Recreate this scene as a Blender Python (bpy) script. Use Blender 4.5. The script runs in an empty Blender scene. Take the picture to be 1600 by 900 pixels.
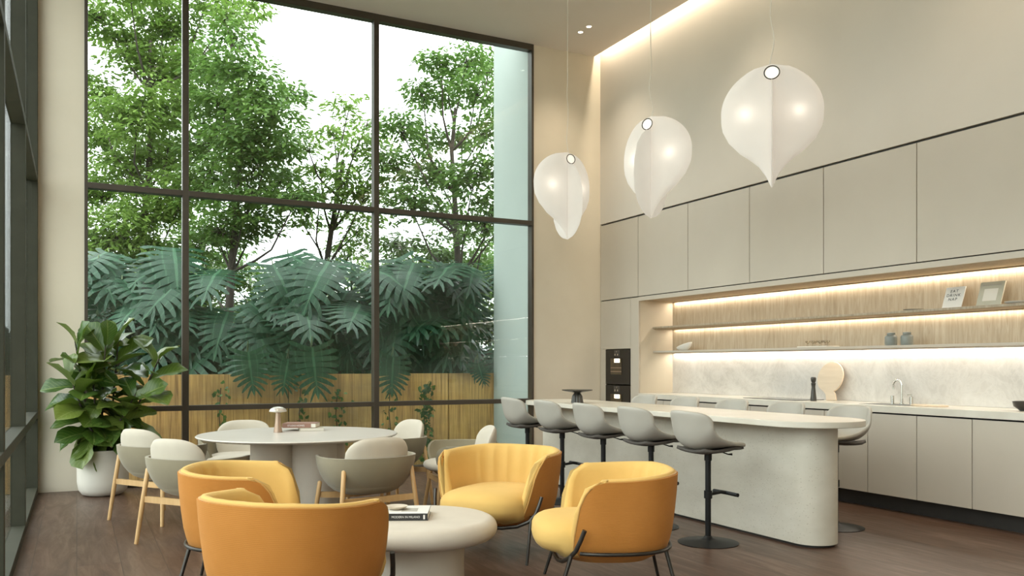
import bpy, bmesh, math, random
import numpy as np
from mathutils import Vector, Matrix
PI = math.pi
S = bpy.context.scene
COL = S.collection

# ------------------------------------------------------------------ camera, world, lights, exposure
YAW = math.radians(27.08)
cd = bpy.data.cameras.new('camera'); cam = bpy.data.objects.new('camera', cd); COL.objects.link(cam)
cam.location = (0, 0, 1.3); cam.rotation_euler = (PI / 2, 0, -YAW)
cd.sensor_width = 36; cd.lens = 29.925; cd.shift_y = 0.075; cd.clip_start = 0.05; cd.clip_end = 400
S.camera = cam
S.view_settings.view_transform = 'Standard'; S.view_settings.look = 'None'
S.view_settings.gamma = 1; S.view_settings.use_curve_mapping = False
S.view_settings.exposure = 0.0
S.cycles.max_bounces = 10; S.cycles.diffuse_bounces = 5; S.cycles.glossy_bounces = 4
S.cycles.transparent_max_bounces = 24; S.cycles.transmission_bounces = 6
S.cycles.sample_clamp_indirect = 4.0; S.cycles.caustics_reflective = False; S.cycles.caustics_refractive = False
W = bpy.data.worlds.new('overcast_sky'); S.world = W; W.use_nodes = True
WORLD_STRENGTH = 4.6
nt = W.node_tree; nt.nodes.clear()
wo = nt.nodes.new('ShaderNodeOutputWorld'); wb = nt.nodes.new('ShaderNodeBackground')
tc = nt.nodes.new('ShaderNodeTexCoord'); sx = nt.nodes.new('ShaderNodeSeparateXYZ'); rp = nt.nodes.new('ShaderNodeValToRGB')
rp.color_ramp.elements[0].position = 0.0; rp.color_ramp.elements[0].color = (.52, .55, .55, 1)
rp.color_ramp.elements[1].position = 0.25; rp.color_ramp.elements[1].color = (.97, .985, 1.0, 1)
nt.links.new(tc.outputs['Generated'], sx.inputs[0]); nt.links.new(sx.outputs['Z'], rp.inputs[0])
nt.links.new(rp.outputs[0], wb.inputs[0]); wb.inputs[1].default_value = WORLD_STRENGTH
nt.links.new(wb.outputs[0], wo.inputs[0])
WARM = (1.0, .89, .74)
def area(name, loc, sx_, sy_, power, color, rot=(0, 0, 0), spread=PI):
    l = bpy.data.lights.new(name, 'AREA'); l.shape = 'RECTANGLE'; l.size = sx_; l.size_y = sy_
    l.energy = power; l.color = color; l.spread = spread
    o = bpy.data.objects.new(name, l); COL.objects.link(o); o.location = loc; o.rotation_euler = rot
    return o
# LED strips of the ceiling cove and of the kitchen niche
area('cove_led', (6.335, 4.0, 5.70), .03, 11.6, 130, (1.0, .86, .66), (0, math.radians(-8), 0))
area('niche_led', (6.925, 5.93, 2.112), .02, 6.0, 22, WARM)
area('shelf_led', (6.925, 5.93, 1.758), .02, 6.0, 13, WARM)
area('shelf_led', (6.925, 5.93, 1.448), .02, 6.0, 23, (1.0, .91, .78))

def C2W(X, Z):          # ground plan offset (right of, ahead of the viewpoint) to world x, y
    return (math.cos(YAW) * X + math.sin(YAW) * Z, -math.sin(YAW) * X + math.cos(YAW) * Z)
F = 1330.0
def at(px, Z):          # world x, y at depth Z along the direction of a column of the photo
    return C2W((px - 800) / F * Z, Z)
def hz(py, Z):
    return 1.3 + (570 - py) / F * Z

# ------------------------------------------------------------------ materials
MATS = {}
def base(name, col, rough=.6, metal=0.0, spec=.5):
    m = bpy.data.materials.new(name); m.use_nodes = True
    b = m.node_tree.nodes['Principled BSDF']
    b.inputs['Base Color'].default_value = (*col, 1); b.inputs['Roughness'].default_value = rough
    b.inputs['Metallic'].default_value = metal; b.inputs['Specular IOR Level'].default_value = spec
    MATS[name] = m
    return m, m.node_tree, b
def coords(t, scale=(1, 1, 1), kind='Object'):
    c = t.nodes.new('ShaderNodeTexCoord'); mp = t.nodes.new('ShaderNodeMapping')
    mp.inputs['Scale'].default_value = scale
    t.links.new(c.outputs[kind], mp.inputs[0]); return mp.outputs[0]
def world_coords(t, scale=(1, 1, 1)):
    c = t.nodes.new('ShaderNodeNewGeometry'); mp = t.nodes.new('ShaderNodeMapping')
    mp.inputs['Scale'].default_value = scale
    t.links.new(c.outputs['Position'], mp.inputs[0]); return mp.outputs[0]
def noise(t, vec, scale, detail=4, rough=.55, dist=0):
    n = t.nodes.new('ShaderNodeTexNoise'); n.inputs['Scale'].default_value = scale
    n.inputs['Detail'].default_value = detail; n.inputs['Roughness'].default_value = rough
    n.inputs['Distortion'].default_value = dist
    t.links.new(vec, n.inputs['Vector']); return n.outputs['Fac']
def ramp(t, fac, stops):
    r = t.nodes.new('ShaderNodeValToRGB'); e = r.color_ramp.elements
    while len(e) < len(stops): e.new(.5)
    for i, (p, c) in enumerate(stops):
        e[i].position = p; e[i].color = (*c, 1)
    t.links.new(fac, r.inputs[0]); return r.outputs[0]
def bump(t, b, h, strength=.2, dist=.01):
    n = t.nodes.new('ShaderNodeBump'); n.inputs['Strength'].default_value = strength
    n.inputs['Distance'].default_value = dist
    t.links.new(h, n.inputs['Height']); t.links.new(n.outputs[0], b.inputs['Normal'])
def mathn(t, op, a, b=None):
    n = t.nodes.new('ShaderNodeMath'); n.operation = op
    for i, v in enumerate((a, b)):
        if v is None: continue
        if isinstance(v, (int, float)): n.inputs[i].default_value = v
        else: t.links.new(v, n.inputs[i])
    return n.outputs[0]
def mixc(t, fac, a, b):
    n = t.nodes.new('ShaderNodeMix'); n.data_type = 'RGBA'
    if isinstance(fac, (int, float)): n.inputs[0].default_value = fac
    else: t.links.new(fac, n.inputs[0])
    for i, v in ((6, a), (7, b)):
        if isinstance(v, tuple): n.inputs[i].default_value = (*v, 1)
        else: t.links.new(v, n.inputs[i])
    return n.outputs[2]
def mottled(name, a, b_, scale=3, rough=.6, bmp=0.0, bscale=60, stretch=(1, 1, 1), spec=.5, sheen=0, metal=0.0, obj=False):
    m, t, b = base(name, a, rough, metal, spec)
    v = coords(t, stretch) if obj else world_coords(t, stretch)
    t.links.new(ramp(t, noise(t, v, scale, 5), [(.3, a), (.7, b_)]), b.inputs['Base Color'])
    if bmp: bump(t, b, noise(t, v, bscale, 3), bmp, .004)
    if sheen:
        b.inputs['Sheen Weight'].default_value = sheen; b.inputs['Sheen Roughness'].default_value = .5
    return m

plaster = mottled('plaster_cream', (.66, .59, .47), (.72, .65, .53), 1.2, .85, .10, 30)
plaster_k = mottled('plaster_greige', (.62, .565, .49), (.66, .605, .53), 1.0, .85, .05, 30)
ceil_m = mottled('ceiling_taupe', (.74, .67, .60), (.77, .70, .63), 1.0, .9)
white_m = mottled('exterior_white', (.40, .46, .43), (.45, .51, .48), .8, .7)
cab_m = mottled('cabinet_greige', (.51, .452, .37), (.54, .48, .395), 2.0, .42, .02, 200)
cabin_m = mottled('cabinet_cream', (.62, .54, .42), (.66, .58, .45), 2.0, .5)
dark_m = mottled('shadow_gap', (.02, .018, .016), (.03, .026, .022), 5, .6)
mull_m = mottled('mullion_bronze', (.050, .039, .027), (.060, .047, .033), 6, .42, 0, 60)
mullL_m = mottled('mullion_green_grey', (.036, .037, .024), (.044, .045, .030), 6, .6, spec=.25)
oak_m, t, b = base('oak_light', (.55, .38, .20), .5)
v = world_coords(t, (14, 14, 1.2))
n1 = noise(t, v, 2.2, 6, .65, 1.2)
t.links.new(ramp(t, n1, [(.30, (.29, .225, .145)), (.5, (.38, .31, .215)), (.7, (.45, .38, .28))]), b.inputs['Base Color'])
bump(t, b, n1, .1, .002)
leg_oak = mottled('leg_oak', (.56, .34, .14), (.66, .43, .20), 3, .45, .05, 40, (8, 8, 1), obj=True)
# floor planks: running along y
flo_m, t, b = base('floor_planks', (.12, .08, .06), .42)
g = t.nodes.new('ShaderNodeNewGeometry'); mp = t.nodes.new('ShaderNodeMapping')
mp.inputs['Rotation'].default_value = (0, 0, PI / 2)
t.links.new(g.outputs['Position'], mp.inputs[0])
br = t.nodes.new('ShaderNodeTexBrick'); br.offset = .37
br.inputs['Scale'].default_value = 1; br.inputs['Brick Width'].default_value = 2.6; br.inputs['Row Height'].default_value = .26
br.inputs['Mortar Size'].default_value = .0022; br.inputs['Mortar Smooth'].default_value = .3; br.inputs['Bias'].default_value = 0
br.inputs['Color1'].default_value = (0, 0, 0, 1); br.inputs['Color2'].default_value = (1, 1, 1, 1); br.inputs['Mortar'].default_value = (.5, .5, .5, 1)
t.links.new(mp.outputs[0], br.inputs['Vector'])
vadd = t.nodes.new('ShaderNodeVectorMath'); vadd.operation = 'MULTIPLY_ADD'
t.links.new(br.outputs['Color'], vadd.inputs[0]); vadd.inputs[1].default_value = (3.1, 7.7, 1.3)
mp2 = t.nodes.new('ShaderNodeMapping'); mp2.inputs['Scale'].default_value = (6, .8, 1)
t.links.new(g.outputs['Position'], mp2.inputs[0]); t.links.new(mp2.outputs[0], vadd.inputs[2])
gr = noise(t, vadd.outputs[0], 1.6, 9, .66, 1.6)
c1 = ramp(t, gr, [(.28, (.055, .027, .016)), (.5, (.100, .053, .033)), (.72, (.18, .112, .078))])
mott = noise(t, world_coords(t, (.6, .25, 1)), 1.2, 3)
c2 = mixc(t, mathn(t, 'MULTIPLY', br.outputs['Color'], .35), c1, (.085, .055, .04))
c3 = mixc(t, mathn(t, 'GREATER_THAN', br.outputs['Fac'], .5), c2, (.03, .02, .015))
t.links.new(c3, b.inputs['Base Color'])
t.links.new(ramp(t, gr, [(0, (.46, .46, .46)), (1, (.30, .30, .30))]), b.inputs['Roughness'])
bump(t, b, mathn(t, 'SUBTRACT', gr, mathn(t, 'MULTIPLY', br.outputs['Fac'], 1.5)), .22, .003)
# marble
mar_m, t, b = base('marble_backsplash', (.6, .57, .5), .3)
v = world_coords(t); wv = noise(t, v, 1.5, 9, .68, 1.4); n2 = noise(t, v, 4.5, 9, .75, 2.4)
ca = ramp(t, wv, [(.3, (.48, .445, .40)), (.55, (.61, .57, .52)), (.75, (.72, .68, .63))])
cb = ramp(t, n2, [(.42, (0, 0, 0)), (.50, (.5, .5, .5)), (.56, (0, 0, 0))])
t.links.new(mixc(t, mathn(t, 'MULTIPLY', cb, .5), ca, (.80, .77, .71)), b.inputs['Base Color'])
cnt_m = mottled('stone_top', (.60, .56, .47), (.72, .68, .59), 2.5, .28)
# pitted travertine of the island
trav_m, t, b = base('travertine', (.6, .57, .5), .62)
v = world_coords(t, (1, 1, 1.6)); ca = ramp(t, noise(t, v, 2.2, 6, .6), [(.3, (.53, .49, .40)), (.7, (.64, .60, .51))])
vo = t.nodes.new('ShaderNodeTexVoronoi'); vo.inputs['Scale'].default_value = 38
t.links.new(v, vo.inputs['Vector'])
patch = noise(t, world_coords(t, (1, 2.2, .5)), 1.6, 2)
pit = mathn(t, 'MULTIPLY', mathn(t, 'LESS_THAN', vo.outputs['Distance'], .17), mathn(t, 'GREATER_THAN', patch, .5))
t.links.new(mixc(t, mathn(t, 'MULTIPLY', pit, .55), ca, (.33, .28, .2)), b.inputs['Base Color'])
bump(t, b, mathn(t, 'SUBTRACT', noise(t, v, 30, 4), mathn(t, 'MULTIPLY', pit, 3)), .3, .004)
tab_m = mottled('lime_plaster', (.55, .49, .41), (.61, .55, .46), 4, .6, .12, 25)
ftab_m = mottled('dining_top', (.56, .52, .465), (.61, .57, .515), 2, .32)
# upholstery
def fabric(name, a, b_, rib=0, sheen=.25, tint=(1, 1, 1)):
    m, t, b = base(name, a, .85, 0, .2)
    v = coords(t); n = noise(t, v, 5, 4)
    t.links.new(ramp(t, n, [(.3, a), (.7, b_)]), b.inputs['Base Color'])
    f = noise(t, v, 260, 2)
    if rib:
        wv = t.nodes.new('ShaderNodeTexWave'); wv.bands_direction = 'Z'; wv.inputs['Scale'].default_value = 38
        wv.inputs['Distortion'].default_value = 1.2
        t.links.new(v, wv.inputs['Vector']); f = mathn(t, 'ADD', f, mathn(t, 'MULTIPLY', wv.outputs['Fac'], rib))
    bump(t, b, f, .35, .002)
    b.inputs['Sheen Weight'].default_value = sheen; b.inputs['Sheen Roughness'].default_value = .45; b.inputs['Sheen Tint'].default_value = (*tint, 1)
    return m
orange_m = fabric('orange_fabric', (.46, .185, .036), (.51, .21, .046), .5, .16, (1, .7, .35))
yellow_m = fabric('mustard_fabric', (.63, .405, .125), (.68, .44, .145), 0, .18, (1, .85, .5))
pipe_m = fabric('piping_fabric', (.52, .29, .08), (.56, .32, .10))
shell_m = fabric('sage_fabric', (.27, .235, .16), (.30, .262, .18))
pad_m = fabric('oat_fabric', (.50, .45, .37), (.55, .50, .41))
stool_m = mottled('stool_leather', (.40, .375, .325), (.43, .405, .35), 4, .5, .1, 250, obj=True)
seatd_m = mottled('seat_shade_and_display', (.055, .045, .036), (.07, .058, .047), 4, .65, obj=True)  # dark brown for the painted shade under stool seats, and oven displays
steel_m = mottled('dark_steel', (.045, .041, .036), (.065, .06, .052), 8, .3, 0, 60, metal=.7, obj=True)
black_m = mottled('black_metal', (.009, .009, .009), (.013, .013, .013), 8, .45, .0, 60, spec=.3, obj=True)
chrome_m = mottled('brushed_chrome', (.62, .60, .56), (.70, .68, .63), 8, .22, metal=1.0, obj=True)
pot_m = mottled('pot_ceramic', (.66, .63, .56), (.70, .67, .60), 3, .55, .04, 40)
soil_m = mottled('soil', (.035, .022, .014), (.07, .05, .03), 30, .95, .6, 40)
oven_m = mottled('oven_black', (.010, .008, .007), (.014, .011, .009), 4, .12)
ovenwin_m = mottled('oven_window', (.05, .035, .02), (.10, .07, .035), 9, .1)
def emit(name, col, s):
    m, t, b = base(name, col, .5); b.inputs['Emission Color'].default_value = (*col, 1); b.inputs['Emission Strength'].default_value = s
    n = noise(t, coords(t), 3, 1); t.links.new(ramp(t, n, [(0, col), (1, col)]), b.inputs['Base Color'])
    return m
lampdisc_m = emit('lamp_glow', (1, .93, .80), 5)
ovenlamp_m = emit('oven_lamp', (1, .86, .62), 3.5)
# pendant shade, translucent
shade_m = bpy.data.materials.new('shade_white'); shade_m.use_nodes = True
t = shade_m.node_tree; t.nodes.clear(); o_ = t.nodes.new('ShaderNodeOutputMaterial')
d_ = t.nodes.new('ShaderNodeBsdfDiffuse'); l_ = t.nodes.new('ShaderNodeBsdfTranslucent'); x_ = t.nodes.new('ShaderNodeMixShader')
e_ = t.nodes.new('ShaderNodeEmission'); a_ = t.nodes.new('ShaderNodeAddShader')
cc = ramp(t, noise(t, coords(t), 3, 2), [(.3, (.78, .76, .73)), (.7, (.82, .80, .77))])
t.links.new(cc, d_.inputs[0]); t.links.new(cc, l_.inputs[0]); x_.inputs[0].default_value = .5
e_.inputs[0].default_value = (1, .93, .84, 1); e_.inputs[1].default_value = .14
t.links.new(d_.outputs[0], x_.inputs[1]); t.links.new(l_.outputs[0], x_.inputs[2])
t.links.new(x_.outputs[0], a_.inputs[0]); t.links.new(e_.outputs[0], a_.inputs[1]); t.links.new(a_.outputs[0], o_.inputs[0])
# glass
def glass(name, tint, refl=1.0):
    m = bpy.data.materials.new(name); m.use_nodes = True; t = m.node_tree; t.nodes.clear()
    o = t.nodes.new('ShaderNodeOutputMaterial'); tr = t.nodes.new('ShaderNodeBsdfTransparent'); gl = t.nodes.new('ShaderNodeBsdfGlossy')
    mx = t.nodes.new('ShaderNodeMixShader'); lw = t.nodes.new('ShaderNodeLayerWeight'); lw.inputs[0].default_value = .5
    tr.inputs[0].default_value = (*tint, 1); gl.inputs['Roughness'].default_value = 0.0
    fac = mathn(t, 'ADD', mathn(t, 'MULTIPLY', mathn(t, 'POWER', lw.outputs['Facing'], 5), .9), .045 * refl)
    t.links.new(fac, mx.inputs[0]); t.links.new(tr.outputs[0], mx.inputs[1]); t.links.new(gl.outputs[0], mx.inputs[2])
    t.links.new(mx.outputs[0], o.inputs[0]); return m
glass_m = glass('window_glass', (.95, .985, .965), .62)
drink_m = glass('drinking_glass', (.8, .76, .68), 3.0)
# leaves
def leafmat(name, stops, trans=(.16, .30, .05), rough=.45, vein=None, spec=.5, mixf=.3, scale=1.3, back=None, isl=.55):
    m, t, b = base(name, stops[0][1], rough, 0, spec)
    oi = t.nodes.new('ShaderNodeNewGeometry')
    col = ramp(t, mathn(t, 'ADD', mathn(t, 'MULTIPLY', oi.outputs['Random Per Island'], isl), mathn(t, 'MULTIPLY', noise(t, world_coords(t), scale, 2), .6)), stops)
    if vein:
        uv = t.nodes.new('ShaderNodeUVMap'); sp = t.nodes.new('ShaderNodeSeparateXYZ'); t.links.new(uv.outputs[0], sp.inputs[0])
        av = mathn(t, 'ABSOLUTE', sp.outputs['Y'])
        mid = mathn(t, 'LESS_THAN', av, .05)
        s = mathn(t, 'SUBTRACT', mathn(t, 'MULTIPLY', sp.outputs['X'], 9), mathn(t, 'MULTIPLY', av, 3.0))
        side = mathn(t, 'LESS_THAN', mathn(t, 'ABSOLUTE', mathn(t, 'SUBTRACT', mathn(t, 'FRACT', s), .5)), .07)
        fac = mathn(t, 'MINIMUM', mathn(t, 'ADD', mid, mathn(t, 'MULTIPLY', side, .6)), 1)
        col = mixc(t, mathn(t, 'MULTIPLY', fac, .55), col, vein)
    if back:
        col = mixc(t, oi.outputs['Backfacing'], col, back)
    t.links.new(col, b.inputs['Base Color'])
    tl = t.nodes.new('ShaderNodeBsdfTranslucent'); tl.inputs[0].default_value = (*trans, 1)
    mx = t.nodes.new('ShaderNodeMixShader'); mx.inputs[0].default_value = mixf
    out = t.nodes['Material Output']
    t.links.new(b.outputs[0], mx.inputs[1]); t.links.new(tl.outputs[0], mx.inputs[2]); t.links.new(mx.outputs[0], out.inputs[0])
    return m
treeA_m = leafmat('tree_leaf_fresh', [(.2, (.09, .17, .03)), (.6, (.19, .31, .055)), (1, (.30, .42, .10))], (.24, .40, .08), .5, mixf=.34)
treeB_m = leafmat('tree_leaf_deep', [(.2, (.06, .13, .035)), (.6, (.13, .235, .05)), (1, (.22, .34, .08))], (.16, .31, .06), .5, mixf=.28)
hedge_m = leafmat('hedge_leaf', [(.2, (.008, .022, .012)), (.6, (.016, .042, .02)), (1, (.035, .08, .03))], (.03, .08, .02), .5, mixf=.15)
ivy_m = leafmat('ivy_leaf', [(.2, (.02, .06, .02)), (.6, (.05, .12, .03)), (1, (.16, .24, .05))], (.10, .22, .04), .5, mixf=.25)
mons_m = leafmat('monstera_leaf', [(.2, (.008, .042, .020)), (.6, (.026, .098, .048)), (.85, (.09, .22, .10))], (.04, .15, .06), .42, vein=(.10, .24, .13), spec=.38, mixf=.2, isl=.12, scale=2.2)
fid_m = leafmat('fiddle_leaf', [(.15, (.018, .050, .009)), (.5, (.045, .105, .016)), (.95, (.17, .22, .04))], (.12, .22, .02), .30, vein=(.30, .36, .12), mixf=.18, back=(.12, .16, .04))
bark_m = mottled('bark', (.035, .028, .022), (.075, .06, .048), 8, .9, .4, 30, (1, 1, .3))
stem_m = mottled('green_stem', (.07, .12, .05), (.12, .16, .08), 8, .6)
fence_m, t, b = base('fence_boards', (.35, .22, .09), .7)
v = world_coords(t, (22, 22, .7)); n1 = noise(t, v, 2.0, 6, .6, .5); st = noise(t, world_coords(t, (.5, 1, 1.0)), 1.3, 4)
ca = ramp(t, n1, [(.3, (.38, .21, .075)), (.5, (.70, .42, .15)), (.72, (.92, .60, .23))])
t.links.new(mixc(t, ramp(t, st, [(.4, (0, 0, 0)), (.65, (.55, .55, .55))]), ca, (.13, .10, .06)), b.inputs['Base Color']); bump(t, b, n1, .3, .004)
terr_m = mottled('terrace_stone', (.44, .42, .38), (.52, .50, .45), 2, .8)
grass_m = mottled('garden_ground', (.035, .055, .022), (.07, .095, .04), 4, .95, .5, 20)
paper_m = mottled('paper', (.72, .68, .60), (.78, .74, .66), 5, .8, obj=True)
bookw_m = mottled('book_cover_white', (.74, .72, .67), (.80, .78, .73), 3, .4, obj=True)
bookb_m = mottled('book_spine_black', (.018, .018, .018), (.024, .023, .022), 3, .45, obj=True)
bookr_m = mottled('book_cover_brown', (.24, .12, .085), (.30, .16, .115), 3, .5, obj=True)
bookc_m = mottled('book_cover_sage', (.46, .44, .34), (.54, .52, .42), 6, .6, obj=True)
dish_m = mottled('stone_dish', (.52, .44, .34), (.62, .54, .43), 6, .5, obj=True)
lampb_m = mottled('lamp_bronze', (.36, .25, .18), (.44, .32, .24), 6, .3, metal=.55, obj=True)
lampc_m = mottled('lamp_cap_silver', (.52, .49, .44), (.60, .57, .52), 6, .3, metal=.6, obj=True)
stand_m = mottled('dark_bronze_stand', (.045, .042, .036), (.07, .065, .055), 8, .35, metal=.4, obj=True)
jar_m = mottled('jar_glaze', (.20, .22, .20), (.30, .31, .28), 6, .4, obj=True)
wood_pale = mottled('board_pale_wood', (.66, .52, .37), (.74, .60, .44), 3, .5, .05, 60, (1, 8, 1), obj=True)
text_m = mottled('ink_black', (.03, .03, .03), (.04, .04, .04), 5, .6)
textw_m = mottled('ink_white', (.72, .71, .68), (.80, .79, .76), 5, .6)

# ------------------------------------------------------------------ mesh helpers
class MB:
    def __init__(s): s.v = []; s.f = []; s.uv = {}
    def add(s, vs, fs):
        o = len(s.v); s.v += [tuple(p) for p in vs]; s.f += [tuple(i + o for i in f) for f in fs]; return s
    def box(s, a, b):
        (x0, y0, z0), (x1, y1, z1) = a, b
        return s.add([(x0, y0, z0), (x1, y0, z0), (x1, y1, z0), (x0, y1, z0), (x0, y0, z1), (x1, y0, z1), (x1, y1, z1), (x0, y1, z1)],
                     [(0, 3, 2, 1), (4, 5, 6, 7), (0, 1, 5, 4), (1, 2, 6, 5), (2, 3, 7, 6), (3, 0, 4, 7)])
    def tube(s, pts, r, n=10, closed=False):
        pts = [Vector(p) for p in pts]; m = len(pts); rr = r if isinstance(r, (list, tuple)) else [r] * m
        up = None; vs = []
        for i, p in enumerate(pts):
            if closed: d = pts[(i + 1) % m] - pts[i - 1]
            else: d = pts[min(i + 1, m - 1)] - pts[max(i - 1, 0)]
            d.normalize()
            if up is None:
                up = Vector((0, 0, 1)) if abs(d.z) < .9 else Vector((1, 0, 0))
            a = d.cross(up)
            if a.length < 1e-5: a = d.cross(Vector((0, 1, .3)))
            a.normalize(); b = a.cross(d); b.normalize(); up = b
            for k in range(n):
                q = 2 * PI * k / n
                vs.append(p + a * (math.cos(q) * rr[i]) + b * (math.sin(q) * rr[i]))
        fs = []
        for i in range(m if closed else m - 1):
            for k in range(n):
                k2 = (k + 1) % n; j = (i + 1) % m
                fs.append((i * n + k, i * n + k2, j * n + k2, j * n + k))
        if not closed:
            fs.append(tuple(range(n - 1, -1, -1))); fs.append(tuple((m - 1) * n + k for k in range(n)))
        return s.add(vs, fs)
    def lathe(s, prof, n=48, c=(0, 0, 0)):       # prof: (r, z) from bottom axis to top axis
        vs = []; rings = []
        for r, z in prof:
            if r < 1e-6: rings.append([len(vs)]); vs.append((c[0], c[1], c[2] + z))
            else:
                rings.append(list(range(len(vs), len(vs) + n)))
                for k in range(n): vs.append((c[0] + r * math.cos(2 * PI * k / n), c[1] + r * math.sin(2 * PI * k / n), c[2] + z))
        fs = []
        for A, B in zip(rings, rings[1:]):
            for k in range(n):
                k2 = (k + 1) % n
                if len(A) == 1 and len(B) == 1: continue
                if len(A) == 1: fs.append((A[0], B[k2], B[k]))
                elif len(B) == 1: fs.append((A[k], A[k2], B[0]))
                else: fs.append((A[k], A[k2], B[k2], B[k]))
        return s.add(vs, fs)
    def prism(s, pts, z0, z1):
        n = len(pts); vs = [(x, y, z0) for x, y in pts] + [(x, y, z1) for x, y in pts]
        fs = [tuple(range(n - 1, -1, -1)), tuple(range(n, 2 * n))] + [(i, (i + 1) % n, n + (i + 1) % n, n + i) for i in range(n)]
        return s.add(vs, fs)
    def grid(s, rows, closed_u=False, closed_v=False, cap=False):     # rows: list of lists of points
        m = len(rows); n = len(rows[0]); vs = [p for r in rows for p in r]; fs = []
        for i in range(m if closed_u else m - 1):
            for k in range(n if closed_v else n - 1):
                j = (i + 1) % m; k2 = (k + 1) % n
                fs.append((i * n + k, j * n + k, j * n + k2, i * n + k2))
        if cap:
            fs.append(tuple(range(n))); fs.append(tuple((m - 1) * n + k for k in range(n - 1, -1, -1)))
        return s.add(vs, fs)
    def build(s, name, mat, parent=None, smooth=True, bevel=0, loc=None, rot=None, subsurf=0, recalc=True, angle=40, kind=None):
        me = bpy.data.meshes.new(name); me.from_pydata([tuple(p) for p in s.v], [], s.f); me.validate()
        if recalc:
            bm = bmesh.new(); bm.from_mesh(me); bmesh.ops.remove_doubles(bm, verts=bm.verts, dist=1e-5)
            bmesh.ops.recalc_face_normals(bm, faces=bm.faces); bm.to_mesh(me); bm.free()
        me.materials.append(mat)
        if smooth:
            me.polygons.foreach_set('use_smooth', [True] * len(me.polygons))
            me.set_sharp_from_angle(angle=math.radians(angle))
        o = bpy.data.objects.new(name, me); COL.objects.link(o)
        if parent: o.parent = parent
        if loc: o.location = loc
        if rot: o.rotation_euler = rot
        if bevel:
            bv = o.modifiers.new('bevel', 'BEVEL'); bv.width = bevel; bv.segments = 2; bv.limit_method = 'ANGLE'
        if subsurf:
            ss = o.modifiers.new('subsurf', 'SUBSURF'); ss.levels = subsurf; ss.render_levels = subsurf
        if kind: o['kind'] = kind
        return o
def tag(o, label, cat, group=None, kind=None):
    o['label'] = label; o['category'] = cat
    if group: o['group'] = group
    if kind: o['kind'] = kind
    return o
def thing(name, label, cat, loc=(0, 0, 0), rz=0, group=None):
    o = bpy.data.objects.new(name, None); COL.objects.link(o); o.location = loc; o.rotation_euler = (0, 0, rz)
    o.empty_display_size = .1
    return tag(o, label, cat, group)
def dup(root, loc, rz, label, group=None):
    def cp(o, par):
        c = o.copy(); COL.objects.link(c)
        if par: c.parent = par
        for ch in [k for k in allobj if k.parent == o]: cp(ch, c)
        return c
    allobj = list(COL.objects)
    r = cp(root, None); r.location = loc; r.rotation_euler = (0, 0, rz); r['label'] = label
    if group: r['group'] = group
    return r
def text(name, body, size, mat, parent, loc, rot, extrude=.0006, align='CENTER', sx=1.0, spacing=1.0, line=1.0):
    c = bpy.data.curves.new(name, 'FONT'); c.body = body; c.size = size; c.extrude = extrude; c.align_x = align; c.align_y = 'CENTER'
    c.space_character = spacing; c.space_line = line
    tmp = bpy.data.objects.new('tmp', c); COL.objects.link(tmp)
    bpy.context.view_layer.update()
    me = bpy.data.meshes.new_from_object(tmp.evaluated_get(bpy.context.evaluated_depsgraph_get()))
    bpy.data.objects.remove(tmp); me.materials.clear(); me.materials.append(mat); me.name = name
    o = bpy.data.objects.new(name, me); COL.objects.link(o); o.parent = parent; o.location = loc; o.rotation_euler = rot; o.scale = (sx, 1, 1)
    return o

# ------------------------------------------------------------------ setting
GX, KX, BY, CZ = -.35, 6.41, 9.87, 5.52      # glazing line, kitchen face, back wall, ceiling
YF = -3.2
def st(name, mb, mat, parent=None, **k): return mb.build(name, mat, parent, smooth=k.pop('smooth', False), kind=None if parent else 'structure', **k)
st('floor', MB().box((GX - .2, YF, -.15), (7.3, BY + .2, 0)), flo_m)
st('ceiling', MB().box((GX - .2, YF, CZ), (6.31, BY + .05, CZ + .12)), ceil_m)
st('trim_1', MB().box((6.31, YF, 5.80), (7.2, BY + .3, 5.9)).box((6.25, YF, CZ + .12), (6.31, BY, 5.9)), plaster_k)
st('wall_kitchen', MB().box((KX, YF, 3.225), (7.2, BY, 5.80)), plaster_k)
st('wall_service', MB().box((7.0, YF, 0), (7.2, BY, 3.22)), plaster_k)
st('wall_near', MB().box((KX, YF, 0), (6.99, 1.84, 3.22)), plaster_k)
st('wall_front', MB().box((GX - .2, YF - .2, 0), (7.2, YF, 5.9)), plaster)
st('wall_back', MB().box((5.36, BY, 0), (KX + .8, BY + .09, 5.8)), plaster)
st('wall_left', MB().box((GX - .12, BY, 0), (.07, BY + .22, CZ + .12)), plaster)
st('wall_exterior', MB().box((5.36, BY + .09, -.1), (5.75, 11.06, 8.5)), white_m)
st('trim_2', MB().box((GX - .12, BY + .0, CZ + .12), (5.36, BY + .3, 5.9)), plaster)
st('ground', MB().box((-60, -30, -.3), (-7.0, 90, -.16)).box((-7.0, 11.06, -.3), (60, 90, -.16)), grass_m)
st('terrace', MB().box((-7.0, -30, -.3), (-.56, 11.06, -.16)).box((-.56, BY + .21, -.3), (9, 11.06, -.16)), terr_m)

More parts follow.
